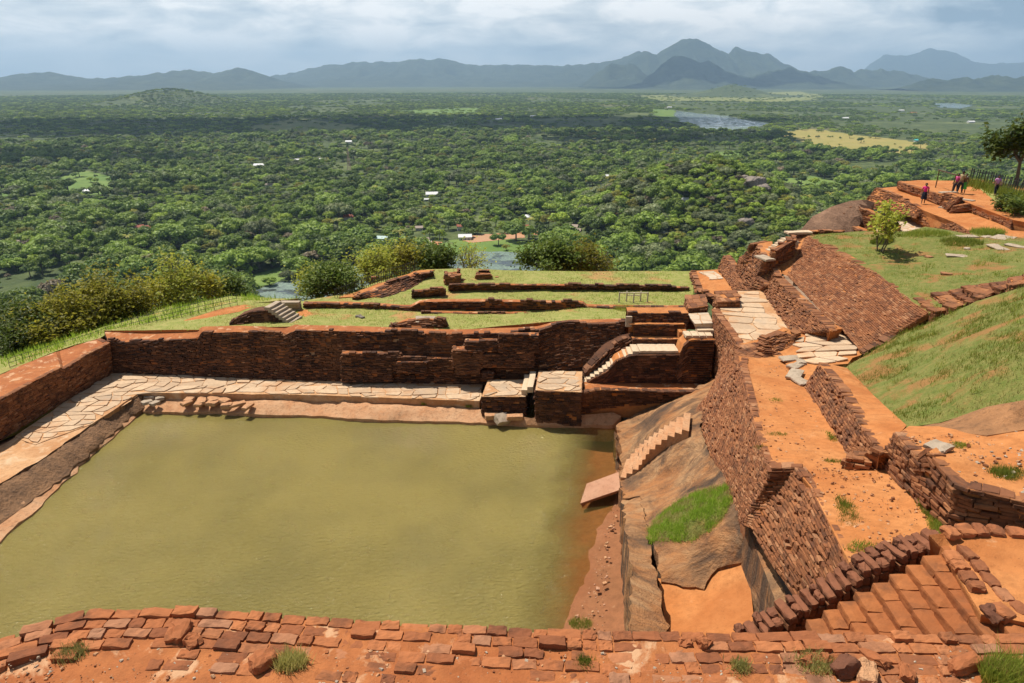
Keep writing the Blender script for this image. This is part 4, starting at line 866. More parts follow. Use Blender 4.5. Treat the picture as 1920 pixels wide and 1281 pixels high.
st = empty('white_staircase', P(1140, 690, 1.4), 0, 'bright flight of pale stone steps rising right above the shaded brick wall', 'staircase')
n = 13
for k in range(n):
    a = np.array(PD(1098, 717, 27.6)); b = np.array(PD(1192, 660, 27.6)); c = a + (b - a) * k / (n - 1)
    mb = MB(); rough_block(mb, (0, 0, 0), (.30, .85, .30), 0, 90 + k, .06, .012); o = mb.build('step', M_TREAD, st); o.location = Vector((c[0], 27.95, c[2] - .08)) - st.location
for k in range(6):
    a = np.array(PD(1206, 663, 27.5)); b = np.array(PD(1266, 663, 27.5)); c = a + (b - a) * k / 5
    mb = MB(); rough_block(mb, (0, 0, 0), (.285, .95, .12), 0, 110 + k, .06, .012); o = mb.build('landing_slab', M_TREAD, st); o.location = Vector((c[0], 28.0, 2.88)) - st.location
for k in range(4):
    c = np.array(PD(1288 + k * 13, 632, 27.9)); mb = MB(); rough_block(mb, (0, 0, 0), (.27, .6, .12), 0, 120 + k, .06, .012); o = mb.build('landing_slab', M_TREAD, st); o.location = Vector((c[0], 27.9, 3.56)) - st.location
st = empty('stone_steps', P(1320, 605, 3.7), 0, 'three wide pale steps coming down from the lawn to the white stairs', 'steps')
for k, (py, y, z) in enumerate(((621,28.25,3.62),(612,28.55,3.78))):
    a = PD(1306, py, y); b = PD(1339, py, y); mb = MB(); rough_block(mb, (0, 0, 0), (b[0] - a[0], .36, .16), 0, 130 + k, .05, .012); o = mb.build('step', M_TREAD, st); o.location = Vector(((a[0] + b[0]) / 2, y, z)) - st.location
q = pts([(1303,607,3.92),(1338,606,3.92),(1328,586,3.92),(1288,588,3.92)]); mb = MB(); sheet(mb, q, (), .5, .01, 2, .25, 0); me = mb.mesh('landing_slab', [M_FLAGB]); me.transform(Matrix.Translation(-st.location)); link('landing_slab', me, st)
# wall with the recess behind the landing
def niche():
    rng = np.random.RandomState(36); mb = MB()
    x0 = PD(1186, 638, 28.45)[0]; x1 = PD(1281, 638, 28.45)[0]; zt = PD(1230, 636, 28.45)[2]
    brick_face(mb, [(x0, 28.45, zt), (x1, 28.45, zt)], [(x0, 28.4, 2.8), (x1, 28.4, 2.8)], .07, .25, rng, 0, .03, .015); wall_top(mb, [(x0, 28.45, zt), (x1, 28.45, zt)], [(x0, 28.85, zt), (x1, 28.85, zt)], 1, 0)
    brick_face(mb, [(x0 + .1, 28.85, zt + .55), (x1 - .2, 28.85, zt + .55)], [(x0 + .1, 28.83, zt), (x1 - .2, 28.83, zt)], .07, .25, rng, 0, .04, .02)
    wall_top(mb, [(x0 - .1, 28.85, zt + .56), (x1 + .1, 28.85, zt + .56)], [(x0 - .1, 29.1, zt + .56), (x1 + .1, 29.1, zt + .56)], 1, 0, base=.9)
    brick_face(mb, [(x0 - .15, 29.25, zt + .95), (x1 + .35, 29.25, zt + .95)], [(x0 - .15, 29.1, zt + .5), (x1 + .35, 29.1, zt + .5)], .07, .25, rng, 0, .08, .035, rag=2)
    wall_top(mb, [(x0 - .15, 29.25, zt + .95), (x1 + .35, 29.25, zt + .95)], [(x0 - .1, 30.0, zt + .98), (x1 + .35, 30.0, zt + .98)], 1, 0, base=.9)
    for xs in (x1 + .05, x1 - .12):
        mb.box((xs, 28.65, zt + .1), (.2, .5, .5), 0, 1)
    return tag(mb.build('recessed_wall', [M_BRICKD, M_SOIL]), 'brick wall with a shallow rectangular recess behind the stair landing', 'wall')
niche()
# rubble ramp left of the stairs, stele and rubble
brick_wall('rubble_wall', [(1098,700,1.75),(1122,675,2.3),(1140,656,2.65),(1165,641,2.95),(1190,632,3.1)], [(1102,716,1.3),(1128,698,1.7),(1146,680,2.1),(1172,664,2.4),(1192,654,2.65)], [(1092,690,1.8),(1115,663,2.4),(1132,645,2.75),(1160,630,3.1),(1188,622,3.25)],
           'broken sloping brick rubble beside the upper side of the white stairs', seed=37, rough=.06, rag=3, miss=.12, mats=[M_BRICKD, M_BRICKD], tops=1)
block_stone('stone_stele', 1179, 603, 3.75, (.28, .12, .48), 0, 'upright white stone slab standing on the brick wall above the stairs', 'stele', 4, rnd=.05, amp=.01)
block_stone('stone_slab', 798, 600, 3.28, (.95, .55, .10), .1, 'pale grey slab lying on a rubble heap on the lawn', 'slab', 5, tilt=(.25, .05))
block_stone('stone_slab', 1760, 838, 7.9, (.42, .34, .09), .5, 'white stone slab lying on the orange terrace below the grass slope', 'slab', 6, rnd=.3)

# ------------------------------------------------------------------ low ruins on the far lawn
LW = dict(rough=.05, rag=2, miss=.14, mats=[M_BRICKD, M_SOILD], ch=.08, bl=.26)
brick_wall('ruined_wall', [(570,569,3.1),(640,570,3.1),(700,572,3.1),(768,577,3.05),(790,566,3.4),(900,565,3.45),(1000,567,3.45),(1092,568,3.4),(1100,575,3.2),(1200,577,3.25),(1285,578,3.35)],
           [(570,577,2.8),(640,580,2.8),(700,582,2.8),(768,586,2.8),(790,584,2.85),(900,585,2.85),(1000,587,2.85),(1092,587,2.85),(1100,587,2.9),(1200,588,3.0),(1285,590,3.1)],
           [(570,565,3.1),(640,565,3.1),(700,567,3.1),(768,572,3.05),(790,561,3.4),(900,560,3.45),(1000,562,3.45),(1092,563,3.4),(1100,570,3.2),(1200,572,3.25),(1285,572,3.35)],
           'long low ruined brick wall across the middle of the far lawn', seed=40, **LW)
brick_wall('ruined_wall', [(790,586,3.0),(900,588,3.0),(1000,588,3.0),(1120,585,3.02)], [(790,591,2.85),(900,593,2.85),(1000,593,2.85),(1120,590,2.9)], [(790,582,3.0),(900,584,3.0),(1000,584,3.0),(1120,581,3.02)],
           'very low second course of bricks in front of the long ruined wall', seed=41, **LW)
brick_wall('ruined_wall', [(842,536,3.3),(920,534,3.35),(1030,535,3.35),(1150,538,3.35),(1290,540,3.3)], [(842,546,2.9),(920,545,2.9),(1030,546,2.9),(1150,547,2.95),(1290,546,3.05)], [(842,533,3.3),(920,531,3.35),(1030,532,3.35),(1150,535,3.35),(1290,537,3.3)],
           'low ruined brick wall farthest back on the lawn', seed=42, **LW)
brick_wall('ruined_wall', [(668,557,3.0),(700,545,3.1),(740,529,3.2),(785,514,3.3),(812,511,3.3)], [(676,562,2.75),(722,562,2.8),(765,545,2.85),(796,525,2.9),(815,517,2.95)], [(660,557,2.95),(692,544,3.1),(732,528,3.2),(777,513,3.3),(806,509,3.3)],
           'slanting dark brick wall along the orange path by the cliff fence', seed=43, face=(1, -.6, 0), **LW)
brick_wall('ruined_wall', [(772,547,3.25),(800,546,3.3),(834,544,3.3)], [(772,559,2.85),(800,558,2.85),(828,557,2.85)], [(776,543,3.25),(803,542,3.3),(836,540,3.3)], 'short brick wall stub between the two long ruined walls', seed=44, **LW)
brick_wall('rubble_heap', [(735,610,3.2),(760,602,3.3),(800,598,3.4),(835,604,3.3)], [(730,617,3.0),(760,618,3.0),(800,618,3.0),(840,614,3.0)], [(745,604,3.1),(765,597,3.2),(802,593,3.3),(836,599,3.2)], 'dark rubble heap under the pale grey slab', 'rubble', seed=45, **LW)
one_block('brick_stump', [(834,521,3.35),(862,519,3.35),(862,509,3.4),(834,511,3.4)], 2.9, 'taller brick stump left of the pair near the cliff edge', 'brick stump', 46, rag=2, rough=.05, miss=.1)
one_block('brick_stump', [(892,518,3.2),(922,517,3.2),(918,509,3.3),(896,509,3.3)], 2.9, 'lower crumbled brick stump right of the pair near the cliff edge', 'brick stump', 47, rag=1, rough=.06, miss=.2)
for k, (x, y) in enumerate([(852,528),(868,526),(846,531),(700,521),(905,522),(678,596),(672,594),(932,521)]):
    block_stone('loose_brick', x, y, 2.95, (.3, .22, .16), k * 1.1, ('broken brick lying in the grass below the taller stump', 'dark stone lying alone on the near lawn')[k in (5, 6)] if k not in (3, 4, 7) else 'broken brick on the lawn near the cliff edge', 'brick', 140 + k, M_BRICKR if k not in (5, 6) else M_GREY, 'loose bricks around the lawn stumps' if k not in (5, 6) else 'dark stones on the near lawn')
# ruined stair with stone treads
def ruin_stair():
    st = empty('ruined_staircase', P(500, 606, 2.8), 0, 'ruined flight of grey stone steps on a dark brick mound at the lawn end', 'staircase')
    rng = np.random.RandomState(48); mb = MB()
    top = pts([(430,607,2.85),(450,592,3.2),(470,584,3.42),(500,581,3.5),(520,596,3.15),(545,604,2.9)]); foot = pts([(430,610,2.75),(450,611,2.75),(470,611,2.75),(500,611,2.75),(520,611,2.75),(545,611,2.75)])
    back = pts([(440,597,2.85),(458,584,3.2),(478,576,3.45),(520,570,3.6),(545,582,3.2),(556,594,2.9)])
    brick_face(mb, top, foot, .075, .25, rng, 0, .12, .05, rag=2); wall_top(mb, top, back, 1, -.02, base=2.6)
    me = mb.mesh('brick_mound', [M_BRICKD, M_BRICKD]); me.transform(Matrix.Translation(-st.location)); link('brick_mound', me, st)
    a = np.array(P(512, 573, 3.62)); b = np.array(P(552, 601, 2.9))
    for k in range(7):
        c = a + (b - a) * k / 6; mb = MB(); rough_block(mb, (0, 0, 0), (.30, 1.05, .15), -.25, 150 + k, .06, .015); o = mb.build('step', M_STONE, st); o.location = Vector(c) - st.location
    st2 = empty('stone_steps', P(548, 575, 2.75), 0, 'few long grey stone steps behind the ruined brick mound', 'steps')
    for k in range(3):
        c = P(546 - k * 1, 578 - k * 5, 2.85 + .17 * k); mb = MB(); rough_block(mb, (0, 0, 0), (1.0, .35, .15), 0, 160 + k, .06, .015); o = mb.build('step', M_STONE, st2); o.location = Vector(c) - st2.location
ruin_stair()
# wooden frame on the lawn
st = empty('wooden_trestle', P(1186, 572, 3.0), 0, 'open frame of thin pale wooden poles standing on the far lawn', 'frame')
base = Vector(P(1186, 572, 3.0)); pl = [(1160, 573), (1174, 571), (1187, 574), (1200, 571), (1213, 573)]
for x, y in pl:
    p = Vector(P(x, y, 2.98)) - base; mb = MB(); mb.tube(p, p + Vector((.01, 0, .72)), .042, .036); mb.build('pole', M_WOOD, st)
a = Vector(P(1159, 573, 2.98)) - base + Vector((0, 0, .68)); b = Vector(P(1214, 573, 2.98)) - base + Vector((0, 0, .68)); mb = MB(); mb.tube(a, b, .03, .03); mb.build('rail', M_WOOD, st)
a = Vector(P(1174, 571, 2.98)) - base + Vector((0, 0, .5)); b = Vector(P(1200, 571, 2.98)) - base + Vector((0, 0, .5)); mb = MB(); mb.tube(a, b, .03, .03); mb.build('rail', M_WOOD, st)

# ------------------------------------------------------------------ far terrace at the upper right
mb = MB()
sheet(mb, pts([(1684,341,5.2),(1721,338,5.2),(1790,339,5.2),(1830,336,5.2),(1990,360,5.2),(1990,430,5.1),(1900,412,5.1),(1880,405,5.1),(1828,385,5.15),(1800,374,5.2),(1772,368,5.2)]), (), .8, .05, .8, 1.5, 0, seed=50)
sheet(mb, pts([(1640,354,4.6),(1682,350,4.5),(1724,364,4.4),(1767,386,4.4),(1775,394,4.4),(1820,400,4.5),(1878,421,4.5),(1897,432,4.5),(1990,440,4.5),(1990,450,4.4),(1830,440,4.3),(1790,417,4.28),(1731,394,4.3),(1700,375,4.4)]), (), .8, .05, .8, 1.6, 0, seed=51)
struct(mb.build('far_orange_path', M_SOIL))
mb = MB(); sheet(mb, pts([(1640,426,2.9),(1700,402,3.0),(1722,400,3.1),(1740,424,3.0),(1745,436,2.9),(1640,436,2.8)]), (), .8, .03, .8, 1.6, 0, seed=52); struct(mb.build('pale_paved_court', M_FLAGB))
mb = MB(); sheet(mb, pts([(1500,432,3.2),(1524,405,3.8),(1558,388,4.3),(1594,377,4.6),(1624,374,4.6),(1640,380,4.2),(1600,440,2.6),(1540,445,2.7)]), pts([(1570,405,3.9)]), .6, .2, .4, 5, 0, seed=53); struct(mb.build('rock_dome', mat_plainrock('brown_dome_rock', (.30, .17, .10), (.20, .11, .065), (.09, .055, .038), .15)))
mb = MB(); sheet(mb, pts([(1835,352,5.25),(1990,362,5.25),(1990,405,5.2),(1925,402,5.15),(1870,380,5.2)]), (), .8, .05, .8, .3, 0, seed=54); struct(mb.build('dry_grass_patch', M_LAWN))
FW = dict(ch=.12, bl=.4, rough=.03, miss=.05, plumb=.2)
brick_wall('platform_wall', [(1684,341,5.22),(1724,352,5.22),(1772,368,5.22)], [(1682,353,4.45),(1723,366,4.4),(1767,388,4.35)], [(1690,339,5.2),(1730,350,5.2),(1778,365,5.2)], 'low brick platform wall behind the person in the pink top', seed=55, face=(-1, -.5, 0), **FW)
brick_wall('platform_wall', [(1772,362,5.6),(1786,364,5.6),(1802,370,5.5)], [(1766,388,4.4),(1772,390,4.35),(1776,394,4.3)], [(1778,360,5.6),(1792,362,5.6),(1806,369,5.5)], 'short raised brick corner beside the small white steps of the far terrace', seed=56, face=(-1, -.7, 0), **FW)
brick_wall('platform_wall', [(1788,387,4.9),(1810,383,5.1),(1827,382,5.15)], [(1780,400,4.3),(1806,397,4.3),(1826,394,4.3)], [(1790,383,4.9),(1812,380,5.1),(1830,379,5.15)], 'brick wall right under the small white steps of the far terrace', seed=57, **FW)
brick_wall('platform_wall', [(1827,383,5.15),(1852,393,5.12),(1879,404,5.1),(1900,411,5.1),(1925,410,5.1),(1990,410,5.1)], [(1824,397,4.3),(1850,409,4.25),(1877,420,4.2),(1896,431,4.15),(1922,431,4.15),(1990,432,4.15)], [(1833,381,5.15),(1858,391,5.12),(1885,402,5.1),(1905,407,5.1),(1925,405,5.1),(1990,405,5.1)], 'low brick wall along the right side of the far orange path', seed=58, **FW)
brick_wall('platform_wall', [(1731,393,4.3),(1760,404,4.18),(1790,416,4.28),(1826,437,4.3),(1850,448,4.3)], [(1723,420,3.0),(1752,428,2.9),(1780,436,2.8),(1820,450,2.7),(1846,458,2.7)], [(1738,391,4.3),(1767,402,4.18),(1797,413,4.28),(1833,434,4.3),(1857,445,4.3)], 'brick retaining wall below the lower strip of the far orange path', seed=59, face=(-1, -.6, 0), **FW)
brick_wall('brick_bank', [(1640,354,4.62),(1667,362,4.55),(1700,376,4.4),(1728,394,4.2)], [(1617,386,3.3),(1645,394,3.2),(1680,402,3.1),(1716,408,3.0)], [(1650,352,4.6),(1676,360,4.55),(1708,373,4.4),(1735,391,4.2)], 'large sloping brick bank at the left end of the far terrace', seed=60, rough=.06, miss=.1, ch=.12, bl=.4, rag=1, face=(-1, -.6, 0), plumb=.6)
brick_wall('brick_bank', [(1578,400,3.9),(1590,392,4.1),(1602,388,4.2),(1640,404,3.8),(1680,428,3.2)], [(1575,420,3.0),(1585,425,2.9),(1600,430,2.8),(1640,436,2.7),(1672,440,2.6)], [(1586,394,3.9),(1598,386,4.1),(1612,384,4.2),(1650,400,3.8),(1690,424,3.2)], 'crumbled brick bank in front of the larger far bank', seed=61, rough=.06, miss=.12, ch=.12, bl=.4, rag=1, face=(-1, -.6, 0), mats=[M_BRICK, M_SOIL], plumb=.6)
brick_wall('ruined_wall', [(1558,394,3.9),(1572,392,4.0),(1588,398,3.9),(1600,402,3.8)], [(1556,402,3.5),(1570,402,3.5),(1586,408,3.4),(1598,412,3.3)], [(1562,391,3.9),(1576,389,4.0),(1592,395,3.9),(1604,399,3.8)], 'small broken wall on top of the brown rock dome', seed=62, rough=.06, miss=.1, ch=.12, bl=.4, rag=1, plumb=.3)
brick_wall('ruined_wall', [(1560,414,3.4),(1580,416,3.3),(1605,428,3.0),(1622,434,2.9)], [(1556,426,2.9),(1575,434,2.7),(1600,441,2.5),(1618,446,2.4)], [(1566,411,3.4),(1586,413,3.3),(1612,425,3.0),(1630,431,2.9)], 'broken brick wall at the foot of the brown rock dome', seed=63, rough=.06, miss=.1, ch=.12, bl=.4, rag=1, plumb=.3)
brick_wall('ruined_wall', [(1506,434,6.6),(1540,434,6.6),(1580,434,6.55)], [(1506,440,6.4),(1540,440,6.4),(1580,440,6.4)], [(1508,431,6.6),(1542,431,6.6),(1584,431,6.55)], 'line of low bricks along the back edge of the upper lawn', seed=64, rough=.05, rag=1, ch=.09, mats=[M_BRICKR, M_SOIL])
block_stone('stone_slab', 1497, 436, 6.62, (1.3, .5, .12), .1, 'pale slab at the top corner of the sloping terrace wall', 'slab', 7, M_TREAD)
st = empty('stone_steps', P(1790, 388, 4.6), 0, 'small flight of white steps up to the far platform', 'steps')
for k in range(6):
    c = np.array(P(1775, 391, 4.4)) + (np.array(P(1812, 376, 5.18)) - np.array(P(1775, 391, 4.4))) * k / 5; mb = MB(); rough_block(mb, (0, 0, 0), (.5, 1.1, .18), .5, 170 + k, .06, .015); o = mb.build('step', M_STONE, st); o.location = Vector(c) - st.location
st = empty('stone_steps', P(1722, 402, 3.4), 0, 'few pale steps from the white court up to the far orange path', 'steps')
for k in range(4):
    c = np.array(P(1717, 405, 3.1)) + (np.array(P(1730, 396, 4.0)) - np.array(P(1717, 405, 3.1))) * k / 3; mb = MB(); rough_block(mb, (0, 0, 0), (.5, 1.0, .22), .5, 180 + k, .06, .015); o = mb.build('step', M_STONE, st); o.location = Vector(c) - st.location
jf = rbf_fit(JLAWN.V[::3]); jz = lambda x, y: float(jf([(x, y, 0)])[0])
for k, (x, y, sx, sy, lb) in enumerate([(1812,450,.9,.5,'flat stone slab farthest left at the back of the upper lawn'),(1880,452,1.2,.8,'large flat pale slab at the back right of the upper lawn'),(1868,475,1.1,.5,'flat slab in the middle of the upper lawn below the large one'),(1903,474,.9,.4,'long flat slab at the right end of the upper lawn'),(1793,482,.8,.45,'pale stone slab on the upper lawn nearest the sapling shadow'),(1850,449,.6,.3,'thin pale stone between the larger slabs at the back of the upper lawn'),(1812,472,.3,.25,'small pale stone beside the lime coloured weeds'),(1742,479,.35,.25,'small brown stone in the grass right of the sapling'),(1772,521,.4,.2,'small red brick lying in the middle of the upper lawn')]):
    q = P(x, y, 6.85 if y < 500 else 6.72); q = (q[0], q[1], jz(q[0], q[1]) + .03); block_stone('stone_slab', q, None, None, (sx, sy, .07), k * .7, lb, 'slab' if k < 6 else 'stone', 190 + k, M_STONE if k < 7 else M_BRICKR, rnd=.3)
for k, (x, y, z, sx, sy, lb) in enumerate([(1482,672,4.72,.75,.4,'uppermost pale stepping stone on the orange path'),(1492,686,4.75,.6,.35,'second pale stepping stone down on the orange path'),(1490,702,4.85,.9,.45,'widest pale stepping stone on the orange path'),(1503,679,4.78,.4,.3,'small pale stepping stone beside the second one'),(1500,714,4.9,.6,.4,'lowest pale stepping stone on the orange path')]):
    block_stone('stepping_stone', P(x, y, z), None, None, (sx, sy, .1), .2 + k * .4, lb, 'stepping stone', 210 + k, M_STONE, rnd=.35)

# ------------------------------------------------------------------ rocks and steps by the pool
for k, (x, y, sx, sy, sz) in enumerate([(282,744,.5,.35,.14),(300,747,.4,.3,.14),(276,754,.45,.3,.14),(290,756,.4,.3,.14),(360,746,.9,.4,.2),(378,752,.7,.4,.2),(400,748,.8,.5,.25),(420,752,.6,.4,.22),(398,756,.5,.4,.18),(425,761,.5,.35,.25),(445,758,.7,.35,.15),(350,756,.5,.3,.16),(465,762,.6,.3,.14),(372,758,.4,.35,.16)]):
    block_stone('ledge_stone', P(x, y, .48), None, None, (sx, sy, sz), k * .37, 'flat stone stacked on the rock ledge at the far left of the pool', 'stone', 220 + k, M_STONE if k < 4 else M_LEDGE, 'flat stones on the pool ledge', rnd=.25)
block_stone('tilted_stone', P(941, 786, .35), None, None, (.62, .5, .3), .5, 'tilted square stone at the water edge below the paved podium', 'stone', 240, M_STONE, tilt=(.5, .2), rnd=.1)
block_stone('ledge_stone', P(922, 780, .42), None, None, (.6, .4, .22), .1, 'small stone left of the tilted square stone', 'stone', 241, M_LEDGE)
block_stone('ledge_stone', P(965, 782, .42), None, None, (.7, .35, .2), .1, 'flat stone right of the tilted square stone', 'stone', 242, M_LEDGE)
mb = MB(); sheet(mb, pts([(1088,944,.16),(1100,907,.42),(1160,885,.55),(1163,918,.5)]), (), .25, .02, 1.5, .22, 0, seed=70)
tag(mb.build('rock_slab', M_SLABR), 'reddish rock slab jutting into the pool below the rock steps', 'slab')
st = empty('rock_steps', P(1225, 860, 1.3), 0, 'flight of worn steps cut into the bedrock climbing right from the pool', 'steps')
lo = resample(pts([(1163,903,.50),(1196,891,.85),(1215,874,1.15),(1249,845,1.8),(1290,826,2.45)]), 13); up = resample(pts([(1174,869,.50),(1198,845,.95),(1225,828,1.45),(1254,809,2.0),(1294,784,2.6)]), 13)
for k in range(12):
    zt = .60 + 2.12 * k / 11; a = lo[k]; b = up[k]; c = lo[k + 1]; d = up[k + 1]
    q = [np.array((p[0], p[1], zt + .08)) for p in (a, c, d, b)]; mb = MB(); sheet(mb, [tuple(x) for x in q], (), .2, .012, 2, .5, 0, seed=k, inset=0); me = mb.mesh('step', [M_TREADR if False else M_LEDGE]); me.transform(Matrix.Translation(-st.location)); link('step', me, st)

# ------------------------------------------------------------------ foreground wall, steps and parapet
FZ = 8.8
mb = MB()
FGS = sheet(mb, [(-9, -6, 8.75), (9.5, -6, 8.95), (9.8, 5.2, 9.0), (6.8, 5.22, 8.82), (5.2, 5.24, FZ + .02), (3.0, 5.26, FZ + .02), (1.0, 5.27, FZ + .03), (-1.5, 5.43, FZ + .03), (-3.2, 5.58, FZ + .03), (-4.4, 5.56, FZ + .0), (-5.0, 5.38, FZ - .08), (-5.5, 5.2, FZ - .25), (-6.2, 4.8, FZ - .5), (-9, 3.0, FZ - .8)], [(0, 4.6, FZ + .06), (3, 4.6, FZ + .06), (-2, 4.75, FZ + .055), (0, 4.9, FZ + .03), (3, 4.85, FZ + .03), (0, 5.1, FZ + .028), (3, 5.05, FZ + .028), (-2.5, 5.15, FZ + .028), (-4.6, 4.9, FZ - .03)], .1, .014, 3, .3, 0, seed=75)
struct(mb.build('foreground_soil', M_SOILD))
def fg_wall():
    rng = np.random.RandomState(76); mb = MB()
    edge = np.array([(-5.35, 5.14), (-4.95, 5.42), (-4.4, 5.62), (-3.2, 5.64), (-1.5, 5.48), (1.0, 5.32), (3.0, 5.31), (5.1, 5.28)])
    dense = resample(edge, 400)
    for row in range(6):
        off = .066 + row * .132; s = -5.3 + rng.uniform(0, .2)
        while s < 5.1:
            l = rng.choice([.15, .2, .25, .28, .34], p=[.15, .25, .3, .2, .1]); x = s + l / 2; s += l
            ye = np.interp(x, dense[:, 0], dense[:, 1]) - off
            if row == 5 and (rng.rand() < .35 or x < -3.4): continue
            if row == 4 and (rng.rand() < .14 or (x < -3.3 and rng.rand() < .5)): continue
            if rng.rand() < (.03 if row < 2 else .06): continue
            dz = rng.normal(-.004, .010) + (.03 if rng.rand() < .05 else 0) - .008 * (row > 3) - max(0, -4.6 - x) * .16
            sl = (np.interp(x + .1, dense[:, 0], dense[:, 1]) - np.interp(x - .1, dense[:, 0], dense[:, 1])) / .2
            rough_block(mb, (x, ye, FZ + .0 + dz), (l - rng.uniform(.006, .024), .132 - rng.uniform(.005, .022), .11), math.atan(sl) + rng.normal(0, .03), rng.randint(1e6), .07, .012, 0, (rng.normal(0, .018), rng.normal(0, .016)), 4)
    top = [(p[0], p[1], FZ - .08 - max(0, -4.6 - p[0]) * .16) for p in edge]; brick_face(mb, top, [(p[0] * 1.0, p[1] + .5, 3.0) for p in edge], .11, .3, rng, 1, .06, .02, face=(0, 1, 0), bmi=2)
    return tag(mb.build('brick_wall', [M_FGB, M_BRICK, M_SOIL]), 'top of the near red brick wall running along the bottom of the view', 'wall')
M_FGB = mat_brick('foreground_brick', [(0, (.24, .08, .032)), (.4, (.36, .12, .042)), (.75, (.44, .155, .055)), (1, (.36, .17, .09))], .32, (.10, .042, .022))
M_STEPB = mat_brick('step_brick', [(0, (.30, .095, .030)), (.5, (.40, .14, .042)), (1, (.50, .20, .07))], .25, (.12, .05, .025))
M_PARB = mat_brick('parapet_brick', [(0, (.10, .04, .024)), (.5, (.18, .068, .034)), (1, (.30, .11, .05))], .3, (.045, .025, .018))
fg_wall()
def fg_stairs():
    st = empty('brick_staircase', (4.2, 6.2, 7.9), 0, 'worn orange brick staircase at the lower right climbing to the right', 'staircase')
    rng = np.random.RandomState(77); N = 9
    a0 = np.array(P(1512, 1160, 7.92)); a1 = np.array(P(1764, 1024, 8.76))
    for k in range(N):
        t = k / (N - 1); nose = a0 + (a1 - a0) * t; z = nose[2]; run = (a1[0] - a0[0]) / (N - 1); wid = nose[1] - 5.28; mb = MB()
        y = nose[1]; ext = run + .2 if k < N - 1 else .5
        while y > 5.30:
            l = rng.uniform(.26, .42); l = min(l, y - 5.28)
            if l > .08: rough_block(mb, (nose[0] + ext / 2 - .02 + rng.normal(0, .006) + (nose[1] - y) * -.07, y - l / 2, z - .07), (ext, l - .004, .14), rng.normal(-.03, .008), rng.randint(1e6), .10, .012, 0, (rng.normal(0, .01), rng.normal(0, .012)), 4)
            y -= l
        mb.box((nose[0] + ext / 2 + .06, (nose[1] + 5.28) / 2 + .02, z - .36), (ext - .04, wid - .02, .5), 0, 1)
        me = mb.mesh('step', [M_STEPB, M_SOILD]); me.transform(Matrix.Translation(-st.location)); link('step', me, st)
    # parapet of coping bricks stepping up along the far side
    par = empty('stepped_parapet', (4.2, 6.8, 8.2), 0, 'dark stepped parapet of rounded bricks along the far side of the orange staircase', 'parapet')
    ln = resample([PD(x, y, 6.62 + (x - 1390) * .00125) for x, y in ((1384,1196),(1440,1166),(1478,1143),(1520,1121),(1560,1096),(1605,1066),(1650,1044),(1700,1024),(1738,1014),(1765,1010))], 200)
    d = np.r_[0, np.cumsum(np.linalg.norm(np.diff(ln[:, :2], axis=0), axis=1))]; s = 0; k = 0
    while s < d[-1]:
        w = rng.uniform(.075, .13); m = s + w / 2; s += w; i = min(np.searchsorted(d, m), 199); c = ln[i]; j = max(0, i - 6); tv = ln[min(199, i + 6)] - ln[j]; az = math.atan2(tv[1], tv[0])
        mb = MB(); L = rng.uniform(.26, .36); zq = c[2] + rng.normal(0, .012)
        if rng.rand() < .45:
            l1 = L * rng.uniform(.4, .6); rough_block(mb, (0, -L / 2 + l1 / 2, 0), (w * .95, l1 - .01, .13), 0, rng.randint(1e6), .22, .018, 0, (rng.normal(0, .06), rng.normal(-.18, .05)), 3)
            rough_block(mb, (0, l1 / 2, .015), (w * .95, L - l1 - .01, .13), 0, rng.randint(1e6), .22, .018, 0, (rng.normal(0, .06), rng.normal(-.18, .05)), 3)
        else: rough_block(mb, (0, 0, 0), (w * .95, L, .13), 0, rng.randint(1e6), .2, .018, 0, (rng.normal(0, .05), rng.normal(-.18, .05)), 3)
        for q in range(9): rough_block(mb, (0, rng.normal(0, .01), -.12 * (q + 1)), (w * .98, L * .98, .115), 0, rng.randint(1e6), .15, .012, 1, (0, 0), 2) if q < 3 else None
        mb.box((0, .02, -1.2), (w, L * .9, 1.6), 0, 1)
        me = mb.mesh('coping_brick', [M_PARB, M_BRICK]); o = link('coping_brick', me, par); o.location = Vector((c[0], c[1], zq - .02)) - par.location; o.rotation_euler.z = az + rng.normal(0, .06); k += 1
    mb = MB(); sheet(mb, pts([(1765,1028,8.74),(1742,1003,8.85),(1800,996,8.85),(1925,1000,8.9),(1990,1010,8.95),(1990,1180,8.85),(1840,1152,8.78)]) , (), .18, .025, 1.8, .5, 0, seed=78)
    struct(mb.build('stair_landing', M_SOIL))
    mb = MB(); edge = resample(pts([(1768,1000,8.86),(1800,996,8.87),(1860,996,8.88),(1925,1002,8.9),(1985,1012,8.92)]), 60); s = 0
    e2 = resample(pts([(1778,1034,8.79),(1800,1062,8.8),(1830,1100,8.81),(1850,1128,8.81),(1880,1150,8.8)]), 60); e3 = resample(pts([(1800,1024,8.8),(1826,1050,8.8),(1858,1090,8.8),(1884,1120,8.8),(1915,1146,8.8)]), 60)
    for q_, (E_, wd, dz) in enumerate(((edge, .2, .0), (e2, .17, .0), (e3, .14, -.01))):
        mb = MB() if q_ != 2 else mb
        dd = np.r_[0, np.cumsum(np.linalg.norm(np.diff(E_, axis=0), axis=1))]; s = 0
        while s < dd[-1]:
            l = rng.uniform(.16, .3); m = s + l / 2; s += l
            if rng.rand() < .1: continue
            i = min(np.searchsorted(dd, m), 58); tv = E_[i + 1] - E_[i]; rough_block(mb, E_[i] + [0, 0, dz], (l - .02, wd, .10), math.atan2(tv[1], tv[0]) + rng.normal(0, .06), rng.randint(1e6), .2, .018, 0, (rng.normal(0, .03), rng.normal(0, .03)), 3)
        if q_ == 0: tag(mb.build('brick_edging', [M_FGB]), 'curved row of worn dark bricks along the far rim of the stair landing', 'edging')
        if q_ == 2: tag(mb.build('brick_edging', [M_FGB]), 'double row of worn bricks beside the topmost step of the orange staircase', 'edging')
